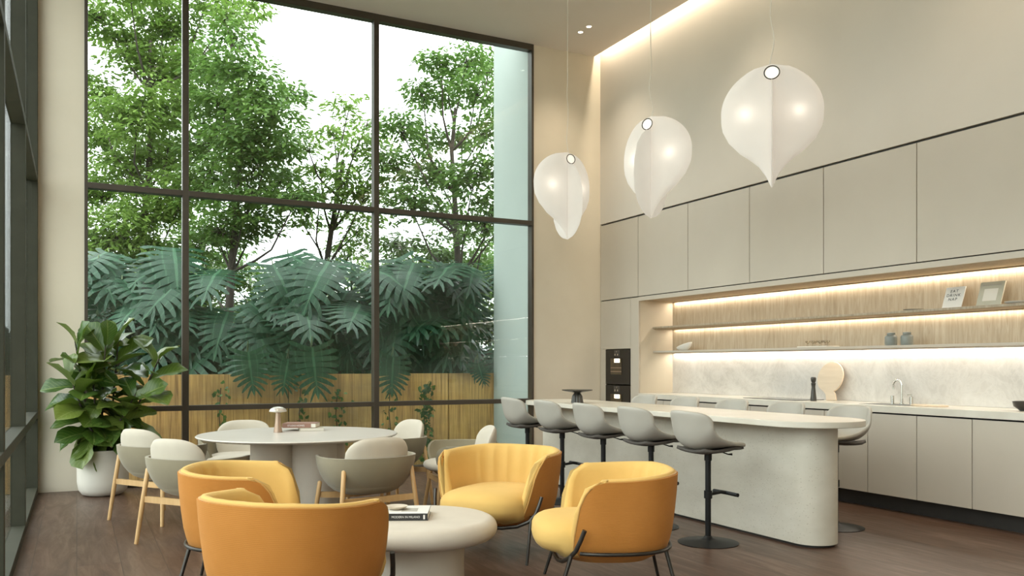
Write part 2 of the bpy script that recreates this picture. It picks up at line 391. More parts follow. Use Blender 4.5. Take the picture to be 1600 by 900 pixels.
# back glazing: three bays, each with its own frame and three panes
MX = [.07, 1.054, 3.21, 5.36]
for i in range(3):
    x0, x1 = MX[i], MX[i + 1]
    e = bpy.data.objects.new('window_%d' % (i + 1), None); COL.objects.link(e); e['kind'] = 'structure'; e.location = (x0, BY, 0)
    w = .033; fr = MB()
    def bx(xa, xb, za, zb, d0=-.02, d1=.09): fr.box((xa - x0, d0, za), (xb - x0, d1, zb))
    L = x0 if i == 0 else x0 + w; R = x1 - w
    if i == 0: bx(x0, x0 + w, 0, CZ); L = x0 + w
    bx(R, x1 + (w if i < 2 else 0), 0, CZ)
    if i == 2: R = x1 - w
    for za, zb in ((0, .06), (.80, .856), (3.135, 3.195), (5.44, CZ)): bx(L, R, za, zb)
    st('window_frame', fr, mull_m, e, bevel=.003)
    for za, zb in ((.06, .80), (.856, 3.135), (3.195, 5.44)):
        st('window_pane', MB().box((L - x0, .03, za), (R - x0, .042, zb)), glass_m, e)
# left glazing: bays between deep fins
FY = [9.76, 7.54, 5.39, 3.24, 1.09, -1.06, -3.2]
for i in range(6):
    y1, y0 = FY[i], FY[i + 1]
    e = bpy.data.objects.new('window_%d' % (i + 4), None); COL.objects.link(e); e['kind'] = 'structure'; e.location = (GX, y0, 0)
    fr = MB(); h = y1 - y0
    if i == 0: fr.box((-.10, h, 0), (0, h + .11, CZ))
    fr.box((-.10, -.04, 0), (0, .04, CZ))
    top = h - (.04 if i else 0)
    for za, zb in ((0, .07), (.76, .83), (3.14, 3.20), (5.42, CZ)): fr.box((-.10, .04, za), (0, top, zb))
    st('window_frame', fr, mullL_m, e, bevel=.003)
    for za, zb in ((.07, .76), (.83, 3.14), (3.20, 5.42)):
        st('window_pane', MB().box((-.098, .04, za), (-.088, top, zb)), glass_m, e)

# recessed ceiling spots (a visible pair near the back wall, plus unseen pairs added further forward to light the room)
def ceiling_spot(x, y, label, group='added ceiling spots out of view', beam=34):
    t_ = thing('ceiling_spot', label, 'ceiling light', (x, y, CZ), 0, group)
    MB().lathe([(.030, -.001), (.044, -.003), (.044, .0), (.034, 0), (.030, -.001)], 24).build('trim_ring', cabin_m, t_)
    MB().lathe([(0, -.002), (.031, -.002), (.031, 0), (0, 0)], 24).build('lamp_lens', lampdisc_m, t_)
    l = bpy.data.lights.new('spot_beam', 'SPOT'); l.energy = beam; l.color = (1, .85, .66); l.spot_size = math.radians(100); l.spot_blend = .9; l.shadow_soft_size = .05
    o = bpy.data.objects.new('spot_beam', l); COL.objects.link(o); o.parent = t_; o.location = (0, 0, -.02)
ceiling_spot(5.69, 9.22, 'small round recessed ceiling spot, nearer the back wall of the pair', 'pair of ceiling spots', 52)
ceiling_spot(5.69, 9.02, 'small round recessed ceiling spot, further from the back wall of the pair', 'pair of ceiling spots', 52)
for y in (6.6, 3.9, 1.2, -1.2):
    for x in (1.0, 3.4, 5.69):
        for d in (0, .2): ceiling_spot(x, y + d, 'small round ceiling spot out of view, added to light the room')

# ------------------------------------------------------------------ kitchen
UY = [9.865, 8.985, 7.985, 6.955, 5.94, 4.918, 3.90, 2.88, 1.86]
names = ['in the corner above the ovens', 'second from the back corner', 'third from the back corner, behind the middle pendant', 'fourth from the back corner',
         'fifth from the back corner, right of the largest pendant', 'sixth from the back corner, widest in view at right', 'seventh from the back corner, cut by the right edge', 'last one toward the viewer']
for i in range(8):
    y1, y0 = UY[i], UY[i + 1]
    c = thing('upper_cabinet', 'flat greige wall cabinet, ' + names[i], 'cabinet', (KX, (y0 + y1) / 2, 2.172), 0, 'upper kitchen cabinets')
    hh = (y1 - y0) / 2
    MB().box((.022, -hh, 0), (.585, hh, 1.046)).build('body', dark_m, c, smooth=False)
    MB().box((0, -hh + .004, .008), (.02, hh - .004, 1.030)).build('door', cab_m, c, smooth=False, bevel=.0015)
# niche: fascia, ceiling board, back panels, end block
st('trim_3', MB().box((KX, 1.86, 2.118), (KX + .022, 8.97, 2.170)), cab_m)
st('trim_4', MB().box((KX + .022, 1.86, 2.122), (7.0, 8.97, 2.170)), oak_m)
bk = thing('oak_back_panel', 'vertical grained oak panelling lining the lit shelf niche', 'wall panel', (6.95, 5.4, 1.455))
MB().box((0, -3.54, 0), (.04, 3.57, .664)).build('panel', oak_m, bk, smooth=False)
sp_ = MB().box((0, -3.54, 0), (.04, 3.57, .515)).build('marble_backsplash', mar_m, None, smooth=False, loc=(6.95, 5.4, .938))
tag(sp_, 'pale clouded marble backsplash between counter and lower shelf', 'backsplash')
for z, m_, lab in ((1.767, oak_m, 'upper long thin wooden shelf holding the upright cards'), (1.456, cab_m, 'lower long thin greige shelf above the marble backsplash')):
    sh = thing('long_shelf', lab, 'shelf', (6.63, 5.4, z), 0, 'niche shelves')
    MB().box((0, -3.54, 0), (.318, 3.565, .022)).build('shelf_board', m_, sh, smooth=False, bevel=.002)
# tall oven cabinet
tc_ = thing('tall_cabinet', 'tall greige cabinet housing two black ovens in the back corner', 'cabinet', (KX, 9.42, 0))
b_ = MB().box((.022, -.45, .14), (.585, -.432, 2.17)).box((.022, .432, .14), (.585, .445, 2.17)).box((.567, -.432, .14), (.585, .432, 2.17)).box((.022, -.432, 1.515), (.567, .432, 2.17)).box((.022, -.432, .14), (.567, .432, .55))
b_.build('body', cabin_m, tc_, smooth=False)
MB().box((0, -.265, 1.512), (.02, .441, 2.163)).build('door', cab_m, tc_, smooth=False, bevel=.0015)
MB().box((0, -.265, .145), (.02, .441, .553)).build('drawer', cab_m, tc_, smooth=False, bevel=.0015)
MB().box((0, -.45, .14), (.02, -.269, 2.163)).build('side_panel', cab_m, tc_, smooth=False, bevel=.0015)
MB().box((0, .312, .556), (.02, .441, 1.509)).build('filler_panel', cab_m, tc_, smooth=False, bevel=.0015)
for z, lab in ((1.04, 'upper black built-in oven with lit window'), (.565, 'lower black built-in oven half hidden behind the island')):
    ov = thing('oven', lab, 'oven', (KX - .008, 9.44, z), 0, 'built-in ovens')
    MB().box((.0, -.282, 0), (.5, .286, .462)).build('body', oven_m, ov, smooth=False, bevel=.003)
    MB().box((-.006, -.10, .13), (-.0005, .16, .345)).build('window', ovenwin_m, ov, smooth=False)
    MB().box((-.010, -.06, .29), (-.0065, .06, .34)).build('lamp', ovenlamp_m, ov, smooth=False)
    for q in (.165, .215): MB().box((-.010, -.10, q), (-.0065, .15, q + .010)).build('rack', lampb_m, ov, smooth=False)
    MB().box((-.004, -.06, .37), (-.0005, .075, .455)).build('control_display', seatd_m, ov, smooth=False)
    for yy in (-.025, .035):
        k = MB().tube([(-.016, yy, .395), (-.0045, yy, .395)], .013, 16).build('knob', chrome_m, ov)
    MB().tube([(-.012, .005, .435), (-.0045, .005, .435)], .009, 12).build('knob', chrome_m, ov)
# base cabinets and worktop
LYS = [8.97, 8.46, 7.955, 7.45, 6.945, 6.44, 5.93, 5.425, 4.918, 4.41, 3.905, 3.40, 2.89, 2.38, 1.87]
nm = {7: 'just behind the end of the island', 8: 'below the round cutting board side of the sink', 9: 'below the sink', 10: 'nearest the right edge of the view'}
for i in range(len(LYS) - 1):
    y1, y0 = LYS[i], LYS[i + 1]; hh = (y1 - y0) / 2
    if i <= 6: lab = 'greige base cabinet hidden mostly behind the island and stools'
    elif i >= 11: lab = 'greige base cabinet past the right edge of the view'
    else: lab = ['narrow visible greige base cabinet right behind the island end', 'greige base cabinet, first full door right of the island', 'greige base cabinet, second full door right of the island', 'greige base cabinet, third door right of the island, cut by the right edge'][i - 7]
    c = thing('base_cabinet', lab, 'cabinet', (KX, (y0 + y1) / 2, .14), 0, 'base kitchen cabinets')
    MB().box((.022, -hh, 0), (.585, hh, .722)).build('body', dark_m, c, smooth=False)
    MB().box((0, -hh + .0035, 0), (.02, hh - .0035, .720)).build('door', cab_m, c, smooth=False, bevel=.0015)
st('baseboard_kitchen', MB().box((6.50, 1.87, 0), (6.56, BY - .01, .139)), dark_m)
wt = MB().box((0, -3.54, 0), (.56, 3.565, .062)).build('worktop', cnt_m, None, smooth=False, bevel=.003, loc=(KX - .012, 5.4, .874))
tag(wt, 'long pale stone kitchen worktop along the wall', 'countertop')

# things on counter and shelves
def onK(px, x):     # y on the line x = const seen at column px
    tt = (px - 800) / F; s_, c_ = math.sin(YAW), math.cos(YAW)
    return (c_ * x - tt * s_ * x) / (s_ + tt * c_)
WT = .9365
y = onK(1271, 6.60)
pm = thing('pepper_mill', 'tall dark turned pepper mill on the worktop', 'pepper mill', (6.60, y, WT))
MB().lathe([(0, 0), (.030, 0), (.031, .02), (.027, .05), (.022, .10), (.018, .14), (.022, .165), (.024, .18), (0, .18)], 24).build('body', stand_m, pm)
MB().lathe([(0, .181), (.016, .181), (.024, .20), (.028, .225), (.022, .24), (0, .243)], 24).build('head', stand_m, pm)
y = onK(1291, 6.82)
cb = thing('cutting_board', 'large round pale wood cutting board leaning against the backsplash', 'cutting board', (6.835, y, WT))
pts = [(.165 * math.cos(a), .245 + .165 * math.sin(a)) for a in np.linspace(-PI / 2 + .55 - .5, 1.5 * PI - .2 - .5 , 40)]
pts = []
for a in np.linspace(math.radians(-62), math.radians(225), 44): pts.append((.165 * math.cos(a), .24 + .165 * math.sin(a)))
pts += [(-.055, .09), (-.02, .06), (.0, .0), (.13, .0), (.115, .045), (.10, .075)]
bd = MB().prism(pts, -.009, .009).build('board', wood_pale, cb, smooth=False, bevel=.004)
bd.matrix_local = Matrix.Translation((-.012, 0, .0)) @ Matrix.Rotation(math.radians(14), 4, 'Y') @ Matrix(((0, 0, 1, 0), (-1, 0, 0, 0), (0, 1, 0, 0), (0, 0, 0, 1)))
y = onK(1409, 6.80)
fc = thing('faucet', 'chrome gooseneck kitchen faucet standing behind the sink', 'faucet', (6.80, y, WT))
arc = [(0, 0, 0), (0, 0, .17)] + [(0, .045 - .045 * math.cos(a), .17 + .05 * math.sin(a)) for a in np.linspace(.3, PI, 9)] + [(0, .09, .135)]
MB().tube(arc, .0085, 12).build('spout', chrome_m, fc)
MB().lathe([(0, 0), (.022, 0), (.022, .006), (.013, .008), (.013, .05), (0, .05)], 20).build('base', chrome_m, fc)
MB().lathe([(0, 0), (.016, 0), (.016, .075), (0, .075)], 20).build('valve', chrome_m, fc, loc=(-.02, .085, 0))
sd = thing('soap_dispenser', 'short chrome soap dispenser right of the faucet', 'soap dispenser', (6.80, onK(1424, 6.80), WT))
MB().lathe([(0, 0), (.017, 0), (.017, .07), (.006, .075), (.006, .095), (0, .095)], 20).build('body', chrome_m, sd)
MB().tube([(0, 0, .092), (-.05, 0, .088)], .005, 8).build('nozzle', chrome_m, sd)
sk = thing('sink', 'shallow inset sink with thin chrome rim in the worktop', 'sink', (6.62, onK(1395, 6.62), WT))
rim = MB()
for a, b2 in (((-.15, -.25, 0), (.15, -.24, .003)), ((-.15, .24, 0), (.15, .25, .003)), ((-.15, -.24, 0), (-.14, .24, .003)), ((.14, -.24, 0), (.15, .24, .003))): rim.box(a, b2)
rim.build('rim', chrome_m, sk, smooth=False)
MB().box((-.14, -.24, .0), (.14, .24, .0015)).build('basin', stand_m, sk, smooth=False)
tr = thing('serving_board', 'thin pale round-ended wooden board lying right of the sink', 'board', (6.66, onK(1452, 6.66), WT))
MB().prism([(.11 * math.cos(a), .17 * math.sin(a)) for a in np.linspace(0, 2 * PI, 36, endpoint=False)], 0, .012).build('board', wood_pale, tr, smooth=False, bevel=.003)
cp = thing('cooktop', 'thin black glass cooktop set in the worktop behind the stools', 'cooktop', (6.68, 6.75, WT))
MB().box((-.2, -.38, 0), (.2, .38, .005)).build('glass', oven_m, cp, smooth=False)
bw = thing('bowl', 'dark round bowl on the worktop cut by the right edge', 'bowl', (6.66, onK(1603, 6.66), WT))
MB().lathe([(0, 0), (.04, 0), (.085, .035), (.095, .075), (.088, .075), (.078, .04), (.038, .010), (0, .008)], 32).build('bowl_body', stand_m, bw)
Z2, Z1 = 1.479, 1.790
sb = thing('shell_bowl', 'pale scalloped shell shaped bowl tilted on the lower shelf', 'bowl', (6.80, onK(1069, 6.80), Z2 + .001))
rows = []
for j in range(9):
    u = j / 8
    rows.append([(.045 * math.sin(u * PI / 2) * math.cos(a) * (1 + .06 * math.cos(9 * a)) , .135 * math.sin(u * PI / 2) * math.sin(a), .095 * (1 - math.cos(u * PI / 2)) * (.75 + .35 * math.sin(a) * -1)) for a in np.linspace(0, 2 * PI, 36, endpoint=False)])
ob = MB().grid(rows, closed_v=True).build('bowl_body', pot_m, sb); so = ob.modifiers.new('s', 'SOLIDIFY'); so.thickness = .005; so.offset = 1
gt = thing('glass_tray', 'thin pale tray carrying small glasses on the lower shelf', 'tray', (6.78, onK(1278, 6.78), Z2 + .0005))
MB().box((-.09, -.20, 0), (.09, .20, .012)).build('tray', paper_m, gt, smooth=False, bevel=.004)
for k, (dx, dy) in enumerate([(-.04, -.13), (-.03, -.05), (-.04, .03), (-.03, .11), (.04, -.09), (.04, 0), (.04, .08)]):
    g_ = MB().lathe([(0, 0), (.016, 0), (.017, .003), (.004, .006), (.004, .022), (.020, .034), (.024, .055), (.022, .055), (.018, .036), (0, .026)], 20).build('small_glass', drink_m, None, loc=(6.78 + dx, onK(1278, 6.78) + dy, Z2 + .0135))
    tag(g_, 'small stemmed smoky glass standing on the thin pale tray', 'glass', 'small glasses on the shelf tray')
for px, lab in ((1392, 'grey-green glazed jar, left of the two on the lower shelf'), (1417, 'grey-green glazed jar, right of the two on the lower shelf')):
    j = thing('jar', lab, 'jar', (6.76, onK(px, 6.76), Z2 + .0005), 0, 'pair of glazed jars')
    MB().lathe([(0, 0), (.048, 0), (.054, .012), (.055, .075), (.050, .088), (.034, .098), (0, .098)], 32).build('body', jar_m, j)
    MB().lathe([(0, .099), (.035, .099), (.037, .118), (.010, .122), (0, .122)], 24).build('lid', jar_m, j)
fb = thing('flat_dish', 'small flat grey dish on the upper shelf', 'dish', (6.76, onK(1427, 6.76), Z1))
MB().lathe([(0, 0), (.06, 0), (.085, .010), (.088, .014), (.06, .008), (0, .006)], 32).build('dish_body', stool_m, fb)
def leaning(name, part, lab, cat, px, w, h, th, tilt, mat, x=6.80):
    t_ = thing(name, lab, cat, (x, onK(px, x), Z1))
    o = MB().box((0, -w / 2, 0), (th, w / 2, h)).build(part, mat, t_, smooth=False, bevel=.001); o.rotation_euler = (0, tilt, 0); o.location = (0, 0, .0005)
    return t_, o
cdn, cobj = leaning('art_card', 'card', 'white card reading EAT DRINK NAP leaning on the upper shelf', 'sign', 1486, .185, .205, .008, math.radians(20), bookw_m)
text('lettering', 'EAT\nDRINK\nNAP', .038, text_m, cobj, (-.0012, .006, .125), (PI / 2, 0, -PI / 2), .0004, spacing=1.25)
ckb, kobj = leaning('cookbook', 'cover', 'pale hardback cookbook leaning on the upper shelf at right', 'book', 1543, .215, .225, .014, math.radians(20), bookc_m)
MB().box((-.0015, -.06, .05), (0, .06, .16)).build('cover_print', paper_m, kobj, smooth=False)
MB().box((-.0015, -.085, .19), (0, .085, .198)).build('cover_title_band', stool_m, kobj, smooth=False)
ps = (6.77, onK(1592, 6.77))
for k in range(2):
    p_ = MB().lathe([(0, 0), (.06, 0), (.10, .010), (.105, .015), (.06, .007), (0, .006)], 36).build('plate', bookw_m, None, loc=(ps[0], ps[1], Z1 + .0005 + .008 * k))
    tag(p_, ['bottom white plate of the pair on the upper shelf, right edge', 'top white plate of the pair on the upper shelf, right edge'][k], 'plate', 'stacked white plates')

# ------------------------------------------------------------------ island
isl = thing('kitchen_island', 'long round-ended stone island with pitted travertine base', 'kitchen island', (4.76, 6.4, 0))
def stadium(r, y0, y1, n=28):
    return [(r * math.cos(a), y0 + r + r * math.sin(a)) for a in np.linspace(-PI, 0, n)] + [(r * math.cos(a), y1 - r + r * math.sin(a)) for a in np.linspace(0, PI, n)]
MB().prism(stadium(.38, -2.24, 2.12), .862, .906).build('top', cnt_m, isl, bevel=.004, angle=60)
MB().prism(stadium(.172, -2.06, 1.95), .02, .862).build('base', trav_m, isl, angle=60)
MB().prism(stadium(.15, -2.03, 1.92), .0, .02).build('plinth', dark_m, isl, angle=60)
cs = thing('cake_stand', 'dark round cake stand with fluted foot on the far end of the island', 'cake stand', (4.62, 7.55, .9065))
MB().lathe([(0, .105), (.03, .105), (.12, .118), (.158, .128), (.160, .136), (.150, .136), (0, .130)], 48).build('plate', stand_m, cs)
pr = []
for z, r in ((0, .062), (.03, .056), (.07, .05), (.095, .035), (.106, .028)):
    pr.append([(r * (1 + .07 * math.cos(12 * a)) * math.cos(a), r * (1 + .07 * math.cos(12 * a)) * math.sin(a), z) for a in np.linspace(0, 2 * PI, 96, endpoint=False)])
MB().grid(pr, closed_v=True, cap=True).build('fluted_foot', stand_m, cs)

SGN = 1
def interp(x, ks):
    if x <= ks[0][0]: return ks[0][1]
    for (a, va), (b2, vb) in zip(ks, ks[1:]):
        if x <= b2: return va + (vb - va) * (x - a) / (b2 - a)
    return ks[-1][1]
# bar stool, facing +x
def bar_stool():
    t_ = thing('bar_stool', '', 'bar stool', (0, 0, 0), 0, 'bar stools around the island')
    prof = [(.25, .705), (.20, .722), (.10, .712), (0, .70), (-.10, .695), (-.165, .708), (-.205, .75), (-.225, .81), (-.238, .87), (-.25, .93), (-.262, .975)]
    wid = [.13, .18, .205, .22, .23, .235, .235, .23, .222, .205, .15]
    curlz = [.0, .005, .022, .055, .105, .13, .125, .095, .055, .022, -.012]
    curlx = [0, 0, 0, 0, .01, .035, .07, .09, .09, .075, .055]
    rows = []
    for (px_, pz), w_, cz_, cx_ in zip(prof, wid, curlz, curlx):
        row = []
        for j in range(13):
            u = -1 + 2 * j / 12; q = abs(u) ** 2.4
            row.append((px_ + cx_ * q, w_ * (u * (1.0) if abs(u) < .6 else math.copysign(.6 + (abs(u) - .6) * (1 - .12 * q), u)), pz + cz_ * q))
        rows.append(row)
    se = MB().grid(rows).build('seat_shell', stool_m, t_, subsurf=1, recalc=False, angle=180)
    so = se.modifiers.new('thick', 'SOLIDIFY'); so.thickness = .028; so.offset = 0
    se.modifiers.move(1, 0)
    rows = []
    for s_ in range(7):
        f = s_ / 6; x = .238 - f * .40; w_ = (.11 + .07 * math.sin(f * PI * .8)); z = interp(-x, [(-.25, .705), (-.20, .722), (-.10, .712), (0, .70), (.10, .695), (.165, .708)]) - .019
        rows.append([(x, w_ * u, z + .018 * u * u) for u in np.linspace(-1, 1, 7)])
    un = MB().grid(rows).build('underside_shade', seatd_m, t_, recalc=False)  # dark sheet that puts the shade beneath the seat into colour
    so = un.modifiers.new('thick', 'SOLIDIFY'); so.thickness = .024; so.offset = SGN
    MB().lathe([(0, 0), (.218, 0), (.22, .004), (.20, .009), (.06, .026), (.034, .036), (.026, .05), (0, .05)], 56).build('base', black_m, t_)
    MB().lathe([(0, .045), (.021, .045), (.021, .60), (.027, .601), (.027, .672), (.07, .676), (.07, .681), (0, .681)], 28).build('pole', black_m, t_)
    fr = MB().tube([(.02, 0, .352), (.12, 0, .362), (.17, 0, .355)], .012, 10).tube([(.165, -.13, .352), (.172, 0, .353), (.165, .13, .352)], .0145, 12)
    fr.lathe([(.0215, .325), (.030, .325), (.030, .38), (.0215, .38)], 24).build('footrest', black_m, t_)
    lv = MB().tube([(.03, -.02, .672), (.08, -.06, .662), (.115, -.085, .648), (.14, -.10, .648)], [.004, .004, .005, .009], 8).build('height_lever', black_m, t_)
    return t_
st0 = bar_stool()
SY = [4.889, 5.583, 6.28, 6.99, 7.69]
near = ['grey bucket bar stool on the near side of the island, closest to the viewer', 'grey bar stool on the near side of the island, second from the round end',
        'grey bar stool on the near side of the island, the middle one', 'grey bar stool on the near side of the island, second from the window', 'grey bar stool on the near side of the island, closest to the window']
far = ['grey bar stool on the kitchen side, at the round end of the island', 'grey bar stool on the kitchen side, second from the round end', 'grey bar stool on the kitchen side, the middle one',
       'grey bar stool on the kitchen side, second from the ovens', 'grey bar stool on the kitchen side, closest to the ovens']
for i, y in enumerate(SY):
    if i == 0: st0.location = (4.11, y, 0); st0['label'] = near[0]
    else: dup(st0, (4.11, y, 0), 0, near[i])
for i, y in enumerate(SY): dup(st0, (5.41, y, 0), PI, far[i])

# ------------------------------------------------------------------ pendants
def pendant(px_y, rz, label):
    x, y = px_y
    t_ = thing('pendant_lamp', label, 'pendant lamp', (x, y, 0), rz, 'white sheet pendants over the island')
    zt, zb = 3.615, 2.665; H = zt - zb
    def prof(fr):    # teardrop half width
        if fr < .36: return .385 * math.sin(math.acos(max(-1, min(1, 1 - fr / .36))))
        q = (fr - .36) / .64
        ks = [(0, .385), (.12, .383), (.22, .372), (.375, .325), (.53, .24), (.625, .165), (.73, .095), (.86, .042), (1, .004)]
        for (a, va), (b2, vb) in zip(ks, ks[1:]):
            if q <= b2: return va + (vb - va) * (q - a) / (b2 - a)
        return 0
    def prof2(fr):
        ks = [(0, .0), (.10, .0), (.13, .05), (.2, .14), (.3, .21), (.45, .25), (.6, .262), (.75, .25), (.86, .205), (.94, .14), (.98, .075), (1, 0)]
        for (a, va), (b2, vb) in zip(ks, ks[1:]):
            if fr <= b2: return va + (vb - va) * (fr - a) / (b2 - a)
        return 0
    def sheet(name, pf, fold, cols, ang, puff, bend):
        mb = MB()
        for side in (1, -1):                      # front skin and back skin of the puffed sheet
            rows = []
            for i in range(41):
                fr = i / 40; w_ = pf(fr); row = []
                for j in range(cols + 1):
                    u = -1 + 2 * j / cols
                    X = w_ * u; Y = fold * abs(X) + bend * X * X
                    th = puff * max(0, (1 - u * u)) ** .5 * min(1, w_ / .2) * abs(u) ** .6 + .0015
                    row.append((X * math.cos(ang) - (Y + side * th) * math.sin(ang), X * math.sin(ang) + (Y + side * th) * math.cos(ang), zt - H * fr))
                rows.append(row)
            mb.grid(rows)
        return mb.build(name, shade_m, t_, recalc=False, angle=180)
    sheet('shade', prof, .25, 28, 0, .075, 0)
    sheet('cross_shade', prof2, 0.0, 20, PI / 2, .012, 0)
    ringc = Vector((0, -.05, zt - .085))
    MB().tube([(ringc.x + .056 * math.cos(a), ringc.y - .008, ringc.z + .050 * math.sin(a)) for a in np.linspace(0, 2 * PI, 32, endpoint=False)], .0045, 8, closed=True).build('hole_ring', steel_m, t_)
    dsc = MB(); n = 32
    dsc.prism([(.054 * math.cos(a), .048 * math.sin(a)) for a in np.linspace(0, 2 * PI, n, endpoint=False)], -.002, .002)
    d = dsc.build('opening_disc', lampdisc2, t_, smooth=False); d.rotation_euler = (PI / 2, 0, 0); d.location = (0, -.052, zt - .085)
    rr = random.Random(int(y * 10)); cab = []
    for i in range(30):
        z = zt - .02 + (CZ - zt + .02) * i / 29
        amp = .022 * max(0, 1 - i / 14)
        cab.append((amp * math.sin(i * .95 + y), amp * .6 * math.sin(i * 1.3), z))
    MB().tube(cab, .0042, 6).build('cable', paper_m, t_)
    MB().lathe([(0, CZ - .025), (.05, CZ - .025), (.05, CZ), (0, CZ)], 24).build('ceiling_rose', cabin_m, t_)
    for sx_ in (-1, 1):
        l = bpy.data.lights.new('bulb_light', 'POINT'); l.energy = .62; l.color = (1, .90, .78); l.shadow_soft_size = .10
        o = bpy.data.objects.new('bulb_light', l); COL.objects.link(o); o.parent = t_; o.location = (sx_ * .19, .25 * .19, 3.25)
lampdisc2 = emit('lamp_disc_soft', (1, .95, .86), .55)
pendant((4.76, 4.92), -math.radians(44), 'white teardrop sheet pendant lamp, nearest and largest, pointed tip downward')
pendant((4.76, 6.47), -math.radians(36) - math.radians(36), 'white sheet pendant lamp, middle of the three over the island')
pendant((4.76, 7.98), -math.radians(31) + math.radians(38), 'white sheet pendant lamp, closest to the window wall')

# ------------------------------------------------------------------ lounge chairs
def sup(phi, a, b, e=2 / 2.5):
    s_, c_ = math.sin(phi), math.cos(phi)
    return (a * math.copysign(abs(s_) ** e, s_), -b * math.copysign(abs(c_) ** e, c_))
def interp(x, ks):
    if x <= ks[0][0]: return ks[0][1]
    for (a, va), (b2, vb) in zip(ks, ks[1:]):
        if x <= b2: return va + (vb - va) * (x - a) / (b2 - a)
    return ks[-1][1]
def lounge_chair():
    t_ = thing('lounge_chair', '', 'armchair', (0, 0, 0), 0, 'mustard lounge chairs round the low table')
    A, B = .425, .395
    sc = [(.22, .60), (.25, .76), (.29, .86), (.36, .915), (.48, .955), (.60, .985), (.70, 1.0)]
    pm_ = [(.22, 2.35), (.30, 2.30), (.42, 2.20), (.54, 2.11), (.60, 2.05), (.64, 1.99), (.665, 1.93), (.685, 1.85), (.70, 1.72)]
    N = 72
    def pt(phi, z, s_, off=0):
        x, y = sup(phi, A * s_ - off, B * s_ - off); return (x, y + .02, z)
    # outer shell, a thin solid from the rim to the bowl bottom
    zs = [.215, .235, .26, .29, .33, .38, .44, .50, .56, .60, .63, .65, .665, .68, .69, .695]
    rows = []
    for i in range(N + 1):
        f = (-1 + 2 * i / N) * .955; row = []
        for z in zs:
            ph = f * interp(z, pm_); s_ = interp(z, sc)
            row.append(pt(ph, z - .035 * max(0, abs(f) - .35) * (z > .55) * (z - .5) / .2, s_))
        for z in reversed(zs[1:]):
            ph = f * interp(z, pm_); s_ = interp(z, sc)
            row.append(pt(ph, z - .035 * max(0, abs(f) - .35) * (z > .55) * (z - .5) / .2, s_, .022))
        rows.append(row)
    mb = MB().grid(rows, closed_v=True, cap=True)
    mb.build('shell', orange_m, t_, angle=50)
    # bottom pan that closes the bowl
    pan = MB(); n = 60
    rws = []
    for s_, z in ((.02, .20), (.35, .202), (.58, .213), (.66, .235), (.74, .265), (.74, .30)):
        rws.append([(sup(q, A * s_, B * s_)[0], sup(q, A * s_, B * s_)[1] + .03, z) for q in np.linspace(-PI, PI, n, endpoint=False)])
    pan.grid(rws, closed_v=True, cap=True).build('bottom_pan', orange_m, t_, angle=60)
    # padded inner back, with soft pleats round the back
    rows = []
    tail = [.94, .950, .956, .9595, .963, .966, .972, .980, .988, .994, 1.0]
    for f in [-q for q in reversed(tail)] + list(np.linspace(-.93, .93, 133)) + tail:
        row = []
        q_ = max(0, min(1, (abs(f) - .956) / .010)); wrap = q_ * q_ * (3 - 2 * q_)
        e_ = math.sqrt(max(0, 1 - (max(0, abs(f) - .95) / .052) ** 2))
        prof_ = [(.33, .020), (.33, .085), (.42, .082), (.52, .076), (.60, .070), (.66, .066), (.695, .058), (.712, .040), (.712, .022), (.70, .014), (.66, .0215), (.50, .0235), (.40, .0235)]
        for z, th in prof_:
            ph = f * (interp(z, pm_) - .0); s_ = interp(min(z, .70), sc)
            pl = 0
            if th > .03:
                g_ = max(0, 1 - (abs(f) / .52) ** 4)
                pl = .017 * g_ * (abs(math.sin(ph * 11 + .6 * math.sin(ph * 5))) - .5) * interp(z, [(.33, .6), (.6, 1), (.712, .35)])
            th2 = .022 + (th - .022) * (.35 + .65 * e_) if th > .024 else th
            if th <= .024: th2 = th * (1 - wrap) + (.004 + .012 * (1 - e_)) * wrap
            zz = z - .035 * max(0, abs(f) - .35) * (z > .55) * (z - .5) / .2
            row.append(pt(ph, zz, s_, th2 - pl))
        rows.append(row)
    MB().grid(rows, closed_v=True, cap=True).build('back_cushion', yellow_m, t_, angle=70)
    # piping along rim and arm fronts
    path = []
    for z in (.30, .38, .46, .54, .62, .66): path.append(pt(-.957 * interp(z, pm_), z - .035 * .65 * (z > .55) * (z - .5) / .2, interp(z, sc), .002))
    for i in range(49):
        f = -1 + 2 * i / 48
        path.append(pt(f * 1.74, .698 - .035 * max(0, abs(f) - .35), 1.0, .012))
    for z in (.66, .62, .54, .46, .38, .30): path.append(pt(.957 * interp(z, pm_), z - .035 * .65 * (z > .55) * (z - .5) / .2, interp(z, sc), .002))
    MB().tube(path, .006, 8).build('piping', pipe_m, t_)
    # seat cushion: rounded block that bulges at the front
    rws = []; cz, hz_ = .335, .105
    for j in range(15):
        el = -PI / 2 + PI * j / 14
        rr = math.copysign(abs(math.cos(el)) ** .38, 1) if abs(math.cos(el)) > 1e-6 else 0
        zz = math.copysign(abs(math.sin(el)) ** .75, math.sin(el))
        row = []
        for q in np.linspace(0, 2 * PI, 56, endpoint=False):
            c_, s_ = math.cos(q), math.sin(q)
            x = .325 * math.copysign(abs(c_) ** .62, c_) * rr; y = .375 * math.copysign(abs(s_) ** .62, s_) * rr + .075
            dome = .018 * (1 - (x / .33) ** 2) * (zz > 0)
            row.append((x, y, cz + hz_ * zz + dome - (.02 if y > .3 else 0) * (zz < 0) * -1))
        rws.append(row)
    MB().grid(rws, closed_v=True, cap=True).build('seat_cushion', yellow_m, t_, angle=70)
    # frame
    ring = []
    for i in range(41):
        f = -1 + i / 20
        x, y = sup(f * 2.05, A * .875 + .008, B * .875 + .008); ring.append((x, y + .02, .287))
    MB().tube(ring, .0105, 10).build('ring_rail', steel_m, t_)
    U = []
    sx0 = .43
